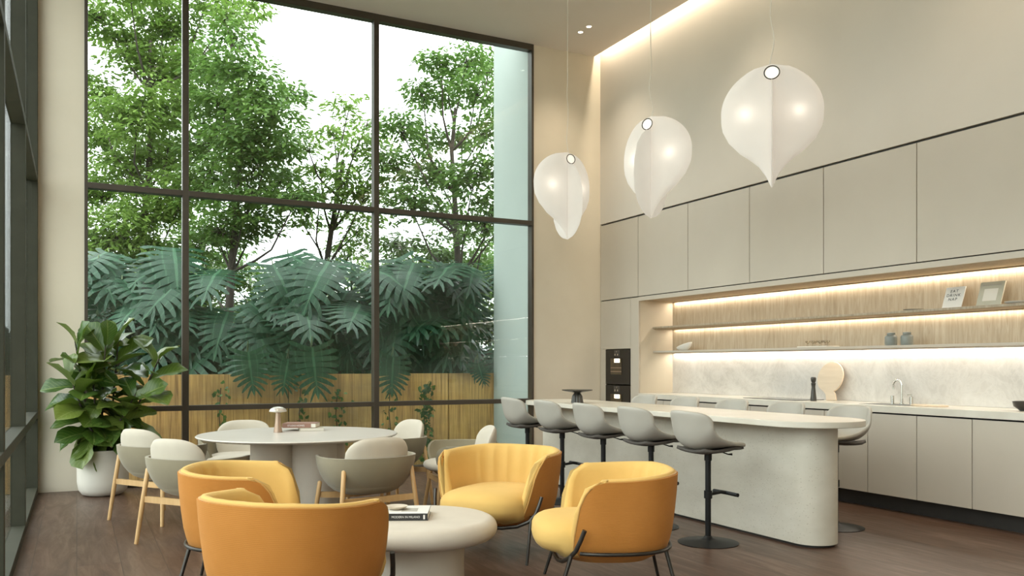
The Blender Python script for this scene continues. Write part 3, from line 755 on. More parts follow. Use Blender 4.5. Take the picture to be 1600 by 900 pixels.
    half = [(.418, .195, .425), (.408, .215, .37), (.392, .24, .31), (.36, .27, .268), (.29, .30, .235), (.18, .315, .218), (0, .318, .212)]
    U = half + [(-x, y, z) for x, y, z in reversed(half[:-1])]
    MB().tube(U, .0125, 10).build('front_rail', steel_m, t_)
    for s_ in (-1, 1):
        MB().tube([(s_ * .372, .262, .28), (s_ * .385, .35, .0)], [.0115, .0095], 10).build('leg', steel_m, t_)
        x, y = sup(.62, A * .875, B * .875)
        MB().tube([(s_ * x, y + .02, .285), (s_ * (x + .05), y - .05, .0)], [.0115, .0095], 10).build('leg', steel_m, t_)
    return t_
lc = lounge_chair()
def H(deg_rel): return -(YAW + math.radians(deg_rel))      # rotation for a chair facing that way from the view axis
LC = [((.90, 4.0), 25, 'mustard lounge chair with its orange back to the viewer, nearest'),
      ((.90, 5.16), 84, 'mustard lounge chair facing right, behind the nearest armchair'),
      ((2.66, 5.38), -152, 'mustard lounge chair facing the viewer, pleated back and seat visible'),
      ((2.74, 4.12), -92, 'mustard lounge chair seen from its orange side, right of the low table')]
for i, ((x, y), h, lab) in enumerate(LC):
    if i == 0: lc.location = (x, y, 0); lc.rotation_euler = (0, 0, H(h)); lc['label'] = lab
    else: dup(lc, (x, y, 0), H(h), lab)

# low round table
lt = thing('side_table', 'low round cream plaster table among the lounge chairs', 'table', (1.76, 4.64, 0))
tp = [(0, .30), (.40, .30)] + [(.40 + .06 * math.cos(a), .36 + .06 * math.sin(a)) for a in np.linspace(-PI / 2, PI / 2, 12)] + [(0, .42)]
MB().lathe(tp, 72).build('tabletop', tab_m, lt)
MB().lathe([(0, 0), (.27, 0), (.268, .15), (.27, .30), (0, .30)], 64).build('column', tab_m, lt)
bk1 = thing('art_book', 'thick white-covered book with black lettered spine on the low table', 'book', (1.655, 4.70, .4205), -YAW + math.radians(2))
MB().box((-.185, -.135, 0), (.185, .135, .004)).box((-.185, -.135, .036), (.185, .135, .040)).build('cover', bookw_m, bk1, smooth=False, bevel=.001)
MB().box((-.185, -.139, 0), (.185, -.1352, .040)).build('spine', bookb_m, bk1, smooth=False, bevel=.001)
MB().box((-.180, -.135, .0042), (.180, .130, .0358)).build('pages', paper_m, bk1, smooth=False)
MB().box((.1852, -.139, 0), (.187, .136, .003)).box((.1852, -.139, .037), (.187, .136, .040)).build('cover_edge', bookb_m, bk1, smooth=False)
text('spine_lettering', 'DESIGN IN MILAN   MODERN IN MILANO', .017, textw_m, bk1, (-.012, -.1394, .020), (PI / 2, 0, 0), .0003, sx=.98)
MB().box((.160, -.1398, .008), (.170, -.1391, .032)).build('spine_mark', textw_m, bk1, smooth=False)
MB().box((.03, -.07, .0401), (.12, .04, .0406)).build('cover_print', stool_m, bk1, smooth=False)
dsh = thing('stone_dish', 'small shallow beige dish on the book', 'dish', (1.655 + .0, 4.71, .4611), 0)
MB().lathe([(0, 0), (.035, 0), (.058, .012), (.066, .020), (.060, .020), (.040, .009), (0, .007)], 40).build('dish_body', dish_m, dsh)

# ------------------------------------------------------------------ dining group
DT = (1.62, 7.0)
dt = thing('dining_table', 'large round cream dining table with thin edge and lobed base', 'table', (*DT, 0), -YAW)
MB().lathe([(0, .690), (.52, .692), (.74, .712), (.792, .724), (.80, .731), (.792, .738), (0, .738)], 96).build('tabletop', ftab_m, dt, angle=30)
lob = []
for a in np.linspace(0, 2 * PI, 160, endpoint=False):
    best = 0
    for k in range(4):
        ca = PI / 4 + k * PI / 2; d = .235; r = .175; th = a - ca
        disc = r * r - (d * math.sin(th)) ** 2
        if disc > 0 and math.cos(th) > 0: best = max(best, d * math.cos(th) + math.sqrt(disc))
    lob.append((max(best, .02) * math.cos(a), max(best, .02) * math.sin(a)))
MB().prism(lob, 0, .70).build('lobed_base', tab_m, dt, angle=50)
def dining_chair():
    t_ = thing('dining_chair', '', 'chair', (0, 0, 0), 0, 'two-tone chairs round the dining table')
    A, B = .365, .325; N = 56
    sc = [(.35, .50), (.37, .62), (.41, .76), (.46, .87), (.52, .945), (.58, .985), (.635, 1.0)]
    pm_ = [(.35, 2.45), (.45, 2.5), (.52, 2.48), (.57, 2.42), (.60, 2.34), (.62, 2.22), (.635, 2.05)]
    def pt(phi, z, s_, off=0):
        x, y = sup(phi, A * s_ - off, B * s_ - off, .84); return (x, y, z)
    zs = [.352, .362, .38, .41, .45, .49, .53, .56, .58, .60, .612, .622, .63]
    rows = []
    for i in range(N + 1):
        f = -1 + 2 * i / N; row = []
        for z in zs: row.append(pt(f * interp(z, pm_), z, interp(z, sc)))
        for z in reversed(zs[1:]): row.append(pt(f * interp(z, pm_), z, interp(z, sc), .022))
        rows.append(row)
    MB().grid(rows, closed_v=True, cap=True).build('shell', shell_m, t_, angle=50)
    rws = []
    for s_, z in ((.02, .345), (.40, .346), (.52, .353), (.64, .372), (.76, .408), (.76, .43)):
        rws.append([(sup(q, A * s_, B * s_, .84)[0], sup(q, A * s_, B * s_, .84)[1], z) for q in np.linspace(-PI, PI, 48, endpoint=False)])
    MB().grid(rws, closed_v=True, cap=True).build('bottom_pan', shell_m, t_, angle=60)
    # tall domed back pad inside the shell
    fr_, bk_ = [], []
    M_ = 24; K = 12
    for i in range(M_ + 1):
        f = -1 + 2 * i / M_
        ph = f * .92; top = .58 + .195 * (max(0, 1 - abs(f) ** 2.6)) ** .5
        e = (1 - abs(f) ** 4)
        rf, rb = [], []
        for k in range(K + 1):
            q = k / K; z = .44 + (top - .44) * q
            s_ = interp(min(z, .635), sc) + max(0, z - .635) * .28
            edge = math.sqrt(max(0, 1 - max(0, (q - .75) / .25) ** 2))
            th = .055 * max(.12, e) * max(.10, edge)
            mid = .028 + .0275
            rf.append(pt(ph, z, s_, mid + th / 2)); rb.append(pt(ph, z, s_, mid - th / 2))
        fr_.append(rf); bk_.append(rb)
    rows = [a + list(reversed(b2)) for a, b2 in zip(fr_, bk_)]
    MB().grid(rows, closed_v=True, cap=True).build('backrest', pad_m, t_, angle=70)
    rws = []
    for j in range(11):
        el = -PI / 2 + PI * j / 10; c0 = max(0, math.cos(el)); rr = c0 ** .35; zz = math.copysign(abs(math.sin(el)) ** .8, math.sin(el))
        rws.append([(.275 * math.copysign(abs(math.cos(q)) ** .75, math.cos(q)) * rr, .27 * math.copysign(abs(math.sin(q)) ** .75, math.sin(q)) * rr + .045, .448 + .045 * zz) for q in np.linspace(0, 2 * PI, 48, endpoint=False)])
    MB().grid(rws, closed_v=True, cap=True).build('seat_cushion', pad_m, t_, angle=70)
    for s_ in (-1, 1):
        MB().tube([(s_ * .322, -.275, 0), (s_ * .292, -.244, .30), (s_ * .268, -.218, .54), (s_ * .266, -.216, .552)], [.0145, .018, .0165, .008], 14).build('leg', leg_oak, t_)
        MB().tube([(s_ * .315, .275, 0), (s_ * .292, .225, .30), (s_ * .282, .205, .42), (s_ * .281, .204, .43)], [.0145, .018, .0165, .008], 14).build('leg', leg_oak, t_)
    for y_, nmz in ((-.236, .33), (.225, .33)):
        rows = []
        for i in range(17):
            x = -.278 + .556 * i / 16; q = 1 - (x / .278) ** 2; yy = y_ * (1 - .18 * q)
            h0 = .302 - .012 * q; h1 = .345 - .008 * q
            rows.append([(x, yy - .011, h0), (x, yy + .011, h0), (x, yy + .011, h1), (x, yy - .011, h1)])
        MB().grid(rows, closed_v=True, cap=True).build('stretcher', leg_oak, t_, angle=30)
    return t_
dc = dining_chair()
DC = [((.65, 7.78), 28, 'two-tone dining chair beside the potted fiddle-leaf fig'),
      ((.80, 6.66), 24, 'two-tone dining chair nearest the glass wall, behind the lounge chair'),
      ((1.34, 8.12), 180 - 8, 'two-tone dining chair behind the table lamp side, facing the viewer'),
      ((2.62, 7.66), -128, 'two-tone dining chair at the far right of the round table'),
      ((1.93, 6.18), -34, 'two-tone dining chair with its dark shell toward the viewer, in front of the table'),
      ((2.93, 6.70), -104, 'two-tone dining chair partly hidden behind the pleated lounge chair')]
for i, ((x, y), h, lab) in enumerate(DC):
    if i == 0: dc.location = (x, y, 0); dc.rotation_euler = (0, 0, H(h)); dc['label'] = lab
    else: dup(dc, (x, y, 0), H(h), lab)
tl = thing('table_lamp', 'small metallic mushroom table lamp on the dining table', 'table lamp', (1.49, 7.19, .7385))
MB().lathe([(0, 0), (.036, 0), (.036, .004), (.024, .08), (.019, .165), (0, .168)], 32).build('stem', lampb_m, tl)
MB().lathe([(0, .166), (.030, .166), (.070, .172), (.072, .178), (.060, .196), (.035, .210), (0, .215)], 40).build('cap', lampc_m, tl)
bx_, by_ = 1.74, 7.34
sb_ = thing('small_book', 'thin pale grey book beneath the brown book on the dining table', 'book', (bx_ + .045, by_ - .07, .7385), -YAW + .35)
MB().box((-.10, -.075, 0), (.10, .075, .003)).box((-.10, -.075, .023), (.10, .075, .026)).box((-.10, -.075, 0), (-.097, .075, .026)).build('cover', bookc_m, sb_, smooth=False, bevel=.001)
MB().box((-.0968, -.072, .0032), (.097, .072, .0228)).build('pages', paper_m, sb_, smooth=False)
bb_ = thing('brown_book', 'reddish brown book with lettered spine on the dining table', 'book', (bx_ - .02, by_, .765), -YAW + .04)
MB().box((-.14, -.10, 0), (.14, .10, .004)).box((-.14, -.10, .034), (.14, .10, .038)).box((-.14, -.104, 0), (.10, -.0995, .038)).build('cover', bookr_m, bb_, smooth=False, bevel=.001)
MB().box((-.137, -.099, .0042), (.137, .097, .0338)).build('pages', paper_m, bb_, smooth=False)
text('spine_lettering', 'STUDIO HOMES', .020, textw_m, bb_, (-.025, -.1043, .019), (PI / 2, 0, 0), .0003)

# ------------------------------------------------------------------ leaves: batches of bent leaf templates
def leaf_batch(name, V, Fc, R, P, mat, parent=None, UV=None):
    # V (n,3) template or (N,n,3) per-leaf; R (N,3,3); P (N,3)
    N = len(P)
    if V.ndim == 2: V = np.broadcast_to(V, (N,) + V.shape)
    n = V.shape[1]
    W_ = np.einsum('nij,nkj->nki', R, V) + P[:, None, :]
    idx = (np.asarray(Fc)[None] + (np.arange(N) * n)[:, None, None])
    k = idx.shape[2]
    me = bpy.data.meshes.new(name); nf = idx.shape[0] * idx.shape[1]
    me.vertices.add(N * n); me.vertices.foreach_set('co', W_.reshape(-1).astype(np.float32))
    me.loops.add(nf * k); me.loops.foreach_set('vertex_index', idx.reshape(-1).astype(np.int32))
    me.polygons.add(nf); me.polygons.foreach_set('loop_start', (np.arange(nf) * k).astype(np.int32))
    me.update(calc_edges=True)
    if UV is not None:
        ul = me.uv_layers.new(name='uv'); uvs = np.broadcast_to(UV[np.asarray(Fc)][None], (N, len(Fc), k, 2)).reshape(-1)
        ul.data.foreach_set('uv', uvs.astype(np.float32))
    me.polygons.foreach_set('use_smooth', [True] * nf)
    me.materials.append(mat)
    o = bpy.data.objects.new(name, me); COL.objects.link(o)
    if parent: o.parent = parent
    return o
def frames(d, up_j, rng, size):     # x axis along d, z axis near up
    d = d / np.linalg.norm(d, axis=1, keepdims=True)
    up = up_j / np.linalg.norm(up_j, axis=1, keepdims=True)
    yv = np.cross(up, d); yv /= np.linalg.norm(yv, axis=1, keepdims=True) + 1e-9
    zv = np.cross(d, yv)
    return np.stack([d, yv, zv], axis=2) * size[:, None, None]
SV = np.array([(0, 0, 0), (.35, .22, .03), (.42, 0, -.02), (.35, -.22, .03), (.75, .14, -.03), (.78, 0, -.07), (.75, -.14, -.03), (1, 0, -.15)], float)
SF = [(0, 2, 1, 1), (0, 3, 2, 2), (1, 2, 5, 4), (2, 3, 6, 5), (4, 5, 7, 7), (5, 6, 7, 7)]
SF3 = []
for q in SF:
    SF3.append((q[0], q[1], q[2]))
    if q[3] != q[2] : SF3.append((q[0], q[2], q[3]))
def tree(label, basep, blobs, mat, seed, leaf=.115, group='trees beyond the fence', dens=1.0, name='garden_tree', extra=()):
    rng = np.random.default_rng(seed); rnd = random.Random(seed)
    t_ = thing(name, label, 'tree', (basep[0], basep[1], -.15), 0, group)
    b0 = Vector((basep[0], basep[1], -.15)); wood = MB(); P = []; D = []
    zmax = max(c[2] for c, r in blobs); top = Vector(basep) ; cx = sum(c[0] for c, r in blobs) / len(blobs); cy = sum(c[1] for c, r in blobs) / len(blobs)
    trunk = []
    for i in range(9):
        f = i / 8
        trunk.append(Vector((0, 0, 0)) + Vector(((cx - b0.x) * f ** 1.4, (cy - b0.y) * f ** 1.4, (zmax * .85 + .15) * f)) + Vector((rnd.uniform(-.06, .06), rnd.uniform(-.06, .06), 0)))
    wood.tube(trunk, [.085 * (1 - .8 * i / 8) + .012 for i in range(9)], 8)
    for (c, r) in blobs:
        c = Vector(c) - b0
        zt = max(.5, min(c.z - r * .9 - rnd.uniform(.2, .8), zmax * .8))
        k = max(0, min(7, int(zt / (zmax * .85 + .15) * 8))); s0 = trunk[k]
        mid = (s0 + c) / 2 + Vector((rnd.uniform(-.15, .15), rnd.uniform(-.15, .15), -.12 * (c - s0).length))
        pth = [s0, s0.lerp(mid, .6) + Vector((0, 0, -.03)), mid, mid.lerp(c, .6), c]
        wood.tube(pth, [.026, .021, .016, .011, .006], 6)
        ns = max(5, int(62 * dens * r ** 2 / .36))
        for s_ in range(ns):
            v_ = Vector((rnd.gauss(0, 1), rnd.gauss(0, 1), rnd.gauss(0, .8))); v_.normalize(); v_ *= r * rnd.uniform(.35, 1.0)
            tip = c + v_
            if rnd.random() < .6: wood.tube([c.lerp(mid, .15) + v_ * .1, c + v_ * .5 + Vector((0, 0, .03)), tip], [.008, .005, .003], 4)
            nl = rnd.randint(20, 30); rad = rnd.uniform(.20, .34)
            a = rng.uniform(0, 2 * PI, nl); rr = rad * np.sqrt(rng.uniform(.02, 1, nl))
            off = np.stack([rr * np.cos(a), rr * np.sin(a), rng.normal(0, .035, nl) - .25 * rr ** 2], 1)
            P.append(np.array(tip)[None] + off)
            D.append(np.stack([np.cos(a) + rng.normal(0, .5, nl), np.sin(a) + rng.normal(0, .5, nl), rng.normal(-.25, .3, nl)], 1))
    P = np.concatenate(P); D = np.concatenate(D); N = len(P)
    up = np.stack([rng.normal(0, .38, N), rng.normal(0, .38, N), np.ones(N)], 1)
    R = frames(D, up, rng, rng.uniform(.75, 1.25, N) * leaf)
    wood.build('trunk', bark_m, t_, recalc=False, angle=80)
    leaf_batch('foliage', SV, SF3, R, P, mat, t_)
    return t_
def B(px, py, rp, Z, dz=0):         # a crown clump at depth Z
    x, y = at(px, Z + dz); return ((x, y, hz(py, Z + dz)), rp / F * Z)
rb = random.Random(5)
def clumps(lst, Z): return [B(a, b2, r, Z, rb.uniform(-.9, .9)) for a, b2, r in lst]
tree('tall leafy tree filling the left bay of the window', (*at(215, 15.6), 0), clumps([
    (150, 150, 45), (200, 70, 50), (255, 20, 50), (330, -20, 60), (240, 110, 50), (165, 215, 50), (215, 180, 60), (270, 170, 55), (160, 300, 55), (215, 260, 60), (270, 240, 50),
    (180, 360, 55), (240, 330, 60), (290, 300, 50), (150, 20, 40), (300, 100, 40), (200, -30, 50), (150, 400, 50), (230, 400, 50), (275, 60, 40), (395, 10, 22), (360, 20, 30)], 15.6), treeA_m, 1)
tree('bushy mid-green tree in the middle of the garden view', (*at(345, 14.2), 0), clumps([
    (330, 110, 42), (375, 100, 40), (350, 160, 50), (400, 150, 42), (430, 175, 40), (320, 220, 50), (375, 225, 55), (420, 235, 45), (455, 140, 22), (330, 290, 50), (390, 300, 55), (440, 285, 45), (345, 350, 50), (400, 350, 40),
    (465, 310, 35), (310, 380, 45), (360, 60, 28), (450, 215, 30)], 14.2), treeB_m, 2)
tree('slender loose tree with bare forked branches against the sky', (*at(470, 15.0), 0), clumps([
    (520, 200, 26), (500, 260, 22), (545, 170, 22), (555, 230, 28), (540, 290, 34), (500, 300, 26), (570, 310, 36), (560, 360, 34), (480, 230, 20), (575, 190, 18), (600, 240, 30), (470, 345, 24), (545, 400, 26)], 15.0), treeA_m, 3, dens=.75)
tree('tall tree with airy top in the right bay of the window', (*at(715, 14.6), 0), clumps([
    (690, 100, 32), (730, 90, 34), (660, 140, 28), (700, 150, 34), (745, 140, 34), (765, 105, 30), (625, 200, 30), (660, 215, 32), (720, 215, 30), (760, 200, 34), (790, 160, 34),
    (620, 260, 36), (680, 270, 40), (740, 280, 44), (790, 260, 40), (640, 320, 40), (700, 340, 44), (760, 350, 44), (620, 380, 34), (680, 400, 36), (740, 410, 36), (800, 330, 44)], 14.6), treeB_m, 4, dens=.9)
tree('dark-leaved tree low in the background behind the split leaves', (*at(430, 18.5), 0), clumps([
    (150, 470, 60), (220, 460, 60), (290, 450, 60), (350, 430, 50), (440, 460, 45), (600, 440, 55), (670, 430, 60), (740, 440, 60), (800, 420, 60), (600, 500, 60), (400, 500, 60), (500, 500, 60), (700, 500, 60), (240, 520, 60), (330, 520, 60), (800, 500, 60)], 18.5), treeB_m, 5, leaf=.13)

# dense hedge behind the fence, one clipped row
def hedge(label, x0, x1, y, h, seed, n=26000):
    rng = np.random.default_rng(seed)
    t_ = thing('hedge', label, 'hedge', ((x0 + x1) / 2, y, -.15))
    P = np.stack([rng.uniform(x0, x1, n), y + rng.uniform(-.25, .35, n), rng.uniform(0, 1, n) ** .8 * h], 1)
    P[:, 2] += .18 * np.sin(P[:, 0] * 3.1) * (P[:, 2] > h * .8)
    P -= np.array([(x0 + x1) / 2, y, -.0])
    D = rng.normal(0, 1, (n, 3)); D[:, 1] -= .8
    up = rng.normal(0, .5, (n, 3)) + np.array([0, -.6, .8])
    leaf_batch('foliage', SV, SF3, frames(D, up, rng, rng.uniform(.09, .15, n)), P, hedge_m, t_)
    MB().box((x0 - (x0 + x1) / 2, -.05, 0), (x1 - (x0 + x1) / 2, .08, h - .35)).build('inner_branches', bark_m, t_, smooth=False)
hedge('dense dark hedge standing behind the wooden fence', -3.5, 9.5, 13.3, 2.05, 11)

# fence in front of the planting
fn = thing('garden_fence', 'vertical grained golden wooden fence outside the window', 'fence', (2.0, 11.12, -.16))
fxs = [-2.04, .20, 2.44, 4.68, 5.75 ]
xs = [-4.28] + fxs
for a, b2 in zip(xs, xs[1:]):
    MB().box((a - 2.0 + .006, 0, 0), (b2 - 2.0 - .006, .03, 1.34)).build('fence_panel', fence_m, fn, smooth=False, bevel=.002)
for a in xs[1:-1]:
    MB().box((a - 2.03, .032, 0), (a - 1.97, .09, 1.33)).build('fence_post', mull_m, fn, smooth=False)

def onY(px, y):
    tt = (px - 800) / F; s_, c_ = math.sin(YAW), math.cos(YAW)
    return y * (s_ + tt * c_) / (c_ - tt * s_)
# monstera
def mons_template():
    V = []; Fc = []; UVs = []
    nl = 9
    for side in (1, -1):
        for i in range(nl):
            s0 = i / nl; s1 = (i + 1) / nl; sm = (s0 + s1) / 2
            w = interp(sm, [(0, .44), (.12, .55), (.35, .56), (.6, .47), (.8, .32), (1, .13)])
            back = interp(sm, [(0, -.26), (.15, -.10), (.4, .06), (.7, .18), (1, .34)])
            base_i = len(V)
            for k, tt in enumerate((0, .38, .62, .87, 1.0)):
                hw = [.5, .5, .46, .36, .08][k] / nl
                cx = sm * .92 + back * tt ** 1.3 + .04; y = w * tt * side
                for e in (-1, 1):
                    V.append((cx + e * hw * .95 * (1 + .1 * tt), y, 0)); UVs.append((sm, side * tt))
            for k in range(4):
                a = base_i + 2 * k
                Fc.append((a, a + 1, a + 3, a + 2) if side < 0 else (a, a + 2, a + 3, a + 1))
    b_i = len(V)
    V += [(.90, 0, 0), (1.02, .05, 0), (1.18, 0, 0), (1.02, -.05, 0)]; UVs += [(.9, 0), (1, .3), (1, 0), (1, -.3)]
    Fc.append((b_i, b_i + 3, b_i + 2, b_i + 1))
    return np.array(V, float), Fc, np.array(UVs, float)
MV, MF, MUV = mons_template()
def mons_leaves(specs, origin):       # specs: (tip-base pos, direction, size, droop, roll)
    Vs, Rs, Ps = [], [], []
    for (p, d, sz, droop, curl, roll) in specs:
        v_ = MV.copy()
        v_[:, 2] = -droop * v_[:, 0] ** 2 - curl * v_[:, 1] ** 2 + .10 * np.abs(v_[:, 1]) + .012 * np.sin(v_[:, 0] * 45)
        d = np.array(d, float); d /= np.linalg.norm(d)
        up = np.array([0, -1.0, .1]) if roll > 5 else np.array([math.sin(roll), -.35, 1.0]) ; yv = np.cross(up, d); yv /= np.linalg.norm(yv); zv = np.cross(d, yv)
        Rs.append(np.stack([d, yv, zv], 1) * sz); Vs.append(v_); Ps.append(np.array(p) - origin)
    return np.array(Vs), np.array(Rs), np.array(Ps)
rm = random.Random(21)
def monstera(px, Z, leaves, label):
    x0, y0 = at(px, Z); org = np.array([x0, y0, -.15])
    t_ = thing('monstera_plant', label, 'plant', tuple(org), 0, 'monstera plants behind the fence')
    specs = []; stems = MB()
    for (lx, ly, lw, dz) in leaves:
        Zl = Z - .75 + dz + rm.uniform(-.15, .15)
        if dz < -.6:                                   # hangs down on the room side of the fence
            x = onY(lx, 11.0); Zf = math.sin(YAW) * x + math.cos(YAW) * 11.0; sz = lw / F * Zf; z = hz(ly, Zf)
            base_p = (x + rm.uniform(-.05, .05), 11.0, z); d = (rm.uniform(-.35, .35), -.12, -.95)
            specs.append((base_p, d, sz, -.12, .35, 9.0))
            b = Vector(base_p) - Vector(org); s = Vector((rm.uniform(-.15, .15), .35, .1)); ov = Vector((b.x, 11.2 - org[1], 1.42))
            stems.tube([s, s.lerp(ov, .5) + Vector((0, .15, .2)), ov, b + Vector((0, .01, .12)), b], [.014, .011, .009, .008, .006], 6)
            continue
        x, y = at(lx, Zl); y = max(y, 11.45); z = hz(ly, Zl) ; sz = lw / F * Zl
        ang = rm.uniform(-.9, .9) + (lx - px) / 160
        d = (math.sin(ang) * .9, -math.cos(ang) * .8, rm.uniform(-.75, -.15))
        if z - .5 * sz < 1.25: y = max(y, 11.95); d = (d[0], -.25, d[2])
        base_p = (x - d[0] * sz * .45, max(y - d[1] * sz * .45, 11.5), z - d[2] * sz * .45)
        specs.append((base_p, d, sz, rm.uniform(.15, .45), rm.uniform(.25, .7), rm.uniform(-.3, .3)))
        b = Vector(base_p) - Vector(org); s = Vector((rm.uniform(-.15, .15), .35, .1))
        stems.tube([s, s.lerp(b, .5) + Vector((0, .15, .35)), b + Vector((0, .05, .06)), b], [.016, .012, .009, .008], 6)
    Vs, Rs, Ps = mons_leaves(specs, org)
    leaf_batch('foliage', Vs, MF, Rs, Ps, mons_m, t_, MUV)
    stems.build('stems', stem_m, t_, recalc=False)
def rl(cx, y0, y1, hwid, n, w0=68, w1=100):
    return [(cx + rm.uniform(-hwid, hwid), y0 + (y1 - y0) * (i + rm.random()) / n, rm.uniform(w0, w1), rm.uniform(-.2, .35)) for i in range(n)]
monstera(175, 12.9, rl(175, 395, 560, 55, 15) + [(215, 470, 100, -.3), (160, 425, 95, 0)], 'leafy monstera at the left edge of the window, above the fig')
monstera(285, 12.9, rl(285, 400, 560, 55, 15) + [(275, 405, 100, 0), (260, 520, 105, -.3)], 'split-leaf monstera behind the left mullion')
monstera(390, 12.9, rl(385, 470, 560, 50, 10, 60, 85) + [(415, 510, 85, -.3), (390, 545, 85, -.35), (460, 540, 110, -.4), (350, 500, 75, -.2)], 'split-leaf monstera with leaves hanging over the fence, left of centre')
monstera(480, 12.9, rl(485, 405, 560, 45, 13) + [(480, 480, 100, -.35), (500, 425, 100, 0), (440, 440, 90, 0)], 'tall split-leaf monstera with pale topmost leaves in the middle bay')
monstera(560, 12.9, rl(560, 410, 545, 45, 12) + [(560, 480, 100, -.3)], 'split-leaf monstera next to the right-hand mullion')
monstera(640, 12.9, rl(640, 410, 560, 45, 13) + [(630, 510, 95, -.35), (620, 570, 70, -.4)], 'split-leaf monstera trailing over the fence in the right bay')
monstera(735, 12.9, rl(725, 405, 560, 50, 15) + [(735, 480, 105, -.35), (690, 470, 95, -.3)], 'split-leaf monstera beside the white outside wall')
def hang(px, ly, lw):
    return (px, ly, lw, -.62)
monstera(440, 12.6, [hang(388, 548, 62), hang(446, 560, 52), hang(482, 540, 74)], 'split-leaf monstera with low leaves drooping over the front of the fence')
monstera(610, 12.6, [hang(612, 556, 58), hang(742, 566, 34)], 'small split-leaf monstera drooping over the fence in the right bay')
monstera(840, 13.3, rl(840, 405, 560, 50, 10), 'split-leaf monstera mostly hidden behind the white outside wall')
# climbers against the fence
def climber(px, y0, y1, label, seed, n=110):
    rng = np.random.default_rng(seed); Z = 11.0; x, _ = at(px, Z); yv = 11.06
    x = onY(px, yv); Zl = math.sin(YAW) * x + math.cos(YAW) * yv
    z0, z1 = -.15, hz(y0, Zl)
    t_ = thing('ivy_climber', label, 'climbing plant', (x, yv, -.15), 0, 'climbers on the fence')
    f = rng.uniform(0, 1, n); P = np.stack([rng.normal(0, .055, n), -np.abs(rng.normal(.02, .03, n)) - .0, .1 + f * (z1 + .05)], 1)
    D = rng.normal(0, 1, (n, 3)); D[:, 2] -= .4; D[:, 1] -= .3
    up = rng.normal(0, .4, (n, 3)) + np.array([0, -1, .5])
    leaf_batch('foliage', SV * np.array([1, 1.5, 1]), SF3, frames(D, up, rng, rng.uniform(.05, .085, n)), P, ivy_m, t_)
    MB().tube([(0, 0, 0), (.02, 0, .4), (-.02, 0, .8), (0, 0, z1 + .1)], .006, 6).build('stem', bark_m, t_)
climber(664, 600, 700, 'ivy climber on the fence right of the far dining chair', 31, 170)
climber(527, 610, 670, 'small ivy climber on the fence above the brown book', 32, 80)
climber(470, 600, 670, 'small ivy climber on the fence just right of the table lamp', 33, 60)
climber(345, 600, 650, 'thin ivy climber on the fence behind the far left dining chair', 34, 50)
climber(610, 585, 640, 'short ivy climber on the fence left of the far right dining chair', 35, 60)

# left side garden seen through the glass wall
for k, (x, y, h, s) in enumerate([(-5.2, 38, 5.0, 61), (-9.5, 30, 4.2, 62), (-14, 22, 5.0, 63)]):
    rr = random.Random(s)
    bl = [((x + rr.uniform(-1.6, 1.6), y + rr.uniform(-1.6, 1.6), h * rr.uniform(.3, .95)), rr.uniform(.5, .8)) for _ in range(16)]
    tree(['distant garden tree glimpsed through the glass wall', 'smaller distant tree outside the glass wall', 'broad tree outside the glass wall, left of view'][k], (x, y, 0), bl, treeB_m, s, leaf=.22, group='trees outside the glass wall', dens=.5)

# ------------------------------------------------------------------ potted fiddle-leaf fig
pot = thing('plant_pot', 'tall rounded white ceramic pot holding the fig', 'plant pot', (.235, 9.46, 0))
MB().lathe([(0, 0), (.15, 0), (.19, .015), (.222, .06), (.236, .14), (.238, .30), (.236, .452), (.226, .456), (.220, .44), (.215, .40), (0, .40)], 56).build('pot_body', pot_m, pot)
MB().lathe([(0, .402), (.10, .41), (.214, .404)], 32).build('soil', soil_m, pot)
fig = thing('fiddle_leaf_fig', 'tall fiddle-leaf fig with broad glossy leaves in the white pot', 'potted plant', (.235, 9.46, .41))
ns, nw = 8, 6
FV, FUV = [], []
for i in range(ns + 1):
    s = i / ns; w = interp(s, [(0, .03), (.08, .12), (.22, .20), (.38, .22), (.55, .30), (.75, .36), (.88, .30), (.96, .17), (1, .03)])
    for j in range(nw + 1):
        u = -1 + 2 * j / nw; FV.append((s, w * u, 0)); FUV.append((s, u))
FV = np.array(FV); FUV = np.array(FUV)
FF = [(i * (nw + 1) + j, (i + 1) * (nw + 1) + j, (i + 1) * (nw + 1) + j + 1, i * (nw + 1) + j + 1) for i in range(ns) for j in range(nw)]
rf = random.Random(8); stems = MB(); Vs, Rs, Ps = [], [], []
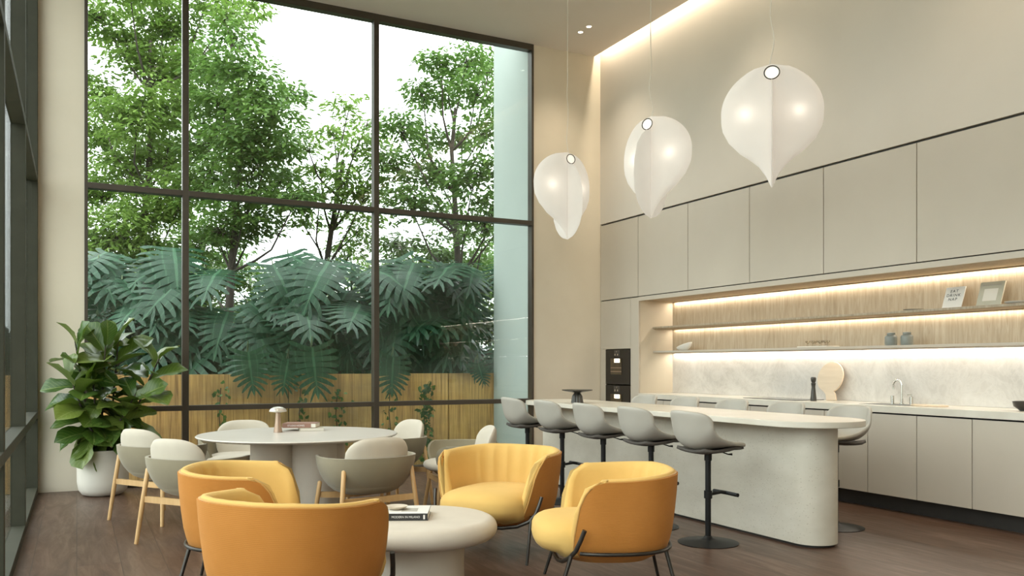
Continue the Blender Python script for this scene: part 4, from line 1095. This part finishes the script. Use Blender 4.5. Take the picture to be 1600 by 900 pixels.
stalks = [((-.05, -.02), (-.20, -.08, 1.12)), ((.04, .02), (.10, -.02, 1.16)), ((.06, -.05), (.46, -.10, .98)), ((-.03, .03), (-.06, -.20, .70)), ((.0, -.04), (-.30, -.16, .80)), ((.02, -.06), (.26, -.26, .60)), ((.0, 0), (.02, -.10, 1.10))]
for (bx0, by0), tipv in stalks:
    A_ = Vector((bx0, by0, -.01)); T_ = Vector(tipv) + Vector((bx0, by0, 0)); M_ = (A_ + T_) / 2 + Vector((rf.uniform(-.03, .03), 0, 0))
    stems.tube([A_, A_.lerp(M_, .5), M_, M_.lerp(T_, .5), T_], [.013, .011, .010, .008, .006], 8)
    L = (T_ - A_).length; nlv = int(L / .058)
    for k in range(nlv):
        f = .18 + .82 * k / nlv; p = A_.lerp(T_, f) if f > .5 else A_.lerp(M_, f * 2)
        a = k * 2.4 + bx0 * 40
        sz = rf.uniform(.26, .40) * (1 - .15 * (f > .9))
        el = interp(f, [(.1, -.45), (.5, .1), (.85, .6), (1, 1.15)]) + rf.uniform(-.45, .45)
        d = np.array([math.cos(a) * math.cos(el), math.sin(a) * math.cos(el), math.sin(el)])
        if p.y + 9.46 + d[1] * sz * 1.1 > 9.80: d[1] = (9.80 - p.y - 9.46) / (sz * 1.1)
        if p.x + .235 + d[0] * sz * 1.1 < -.31: d[0] = (-.31 - .235 - p.x) / (sz * 1.1)
        v_ = FV.copy(); wv_ = rf.uniform(0, 6); dr = rf.uniform(.15, .5)
        v_[:, 2] = -dr * v_[:, 0] ** 2 + .55 * np.abs(v_[:, 1]) - .7 * v_[:, 1] ** 2 + .022 * np.sin(v_[:, 0] * 16 + wv_) * (np.abs(FUV[:, 1]) ** 2)
        up = np.array([rf.uniform(-.7, .7), rf.uniform(-.9, .1), 1.0]); d = d / np.linalg.norm(d)
        yv_ = np.cross(up, d); yv_ /= np.linalg.norm(yv_); zv_ = np.cross(d, yv_)
        Vs.append(v_); Rs.append(np.stack([d, yv_, zv_], 1) * sz); Ps.append(np.array(p) + d * .02)
leaf_batch('foliage', np.array(Vs), FF, np.array(Rs), np.array(Ps), fid_m, fig, FUV)
stems.build('stems', bark_m, fig, recalc=False)
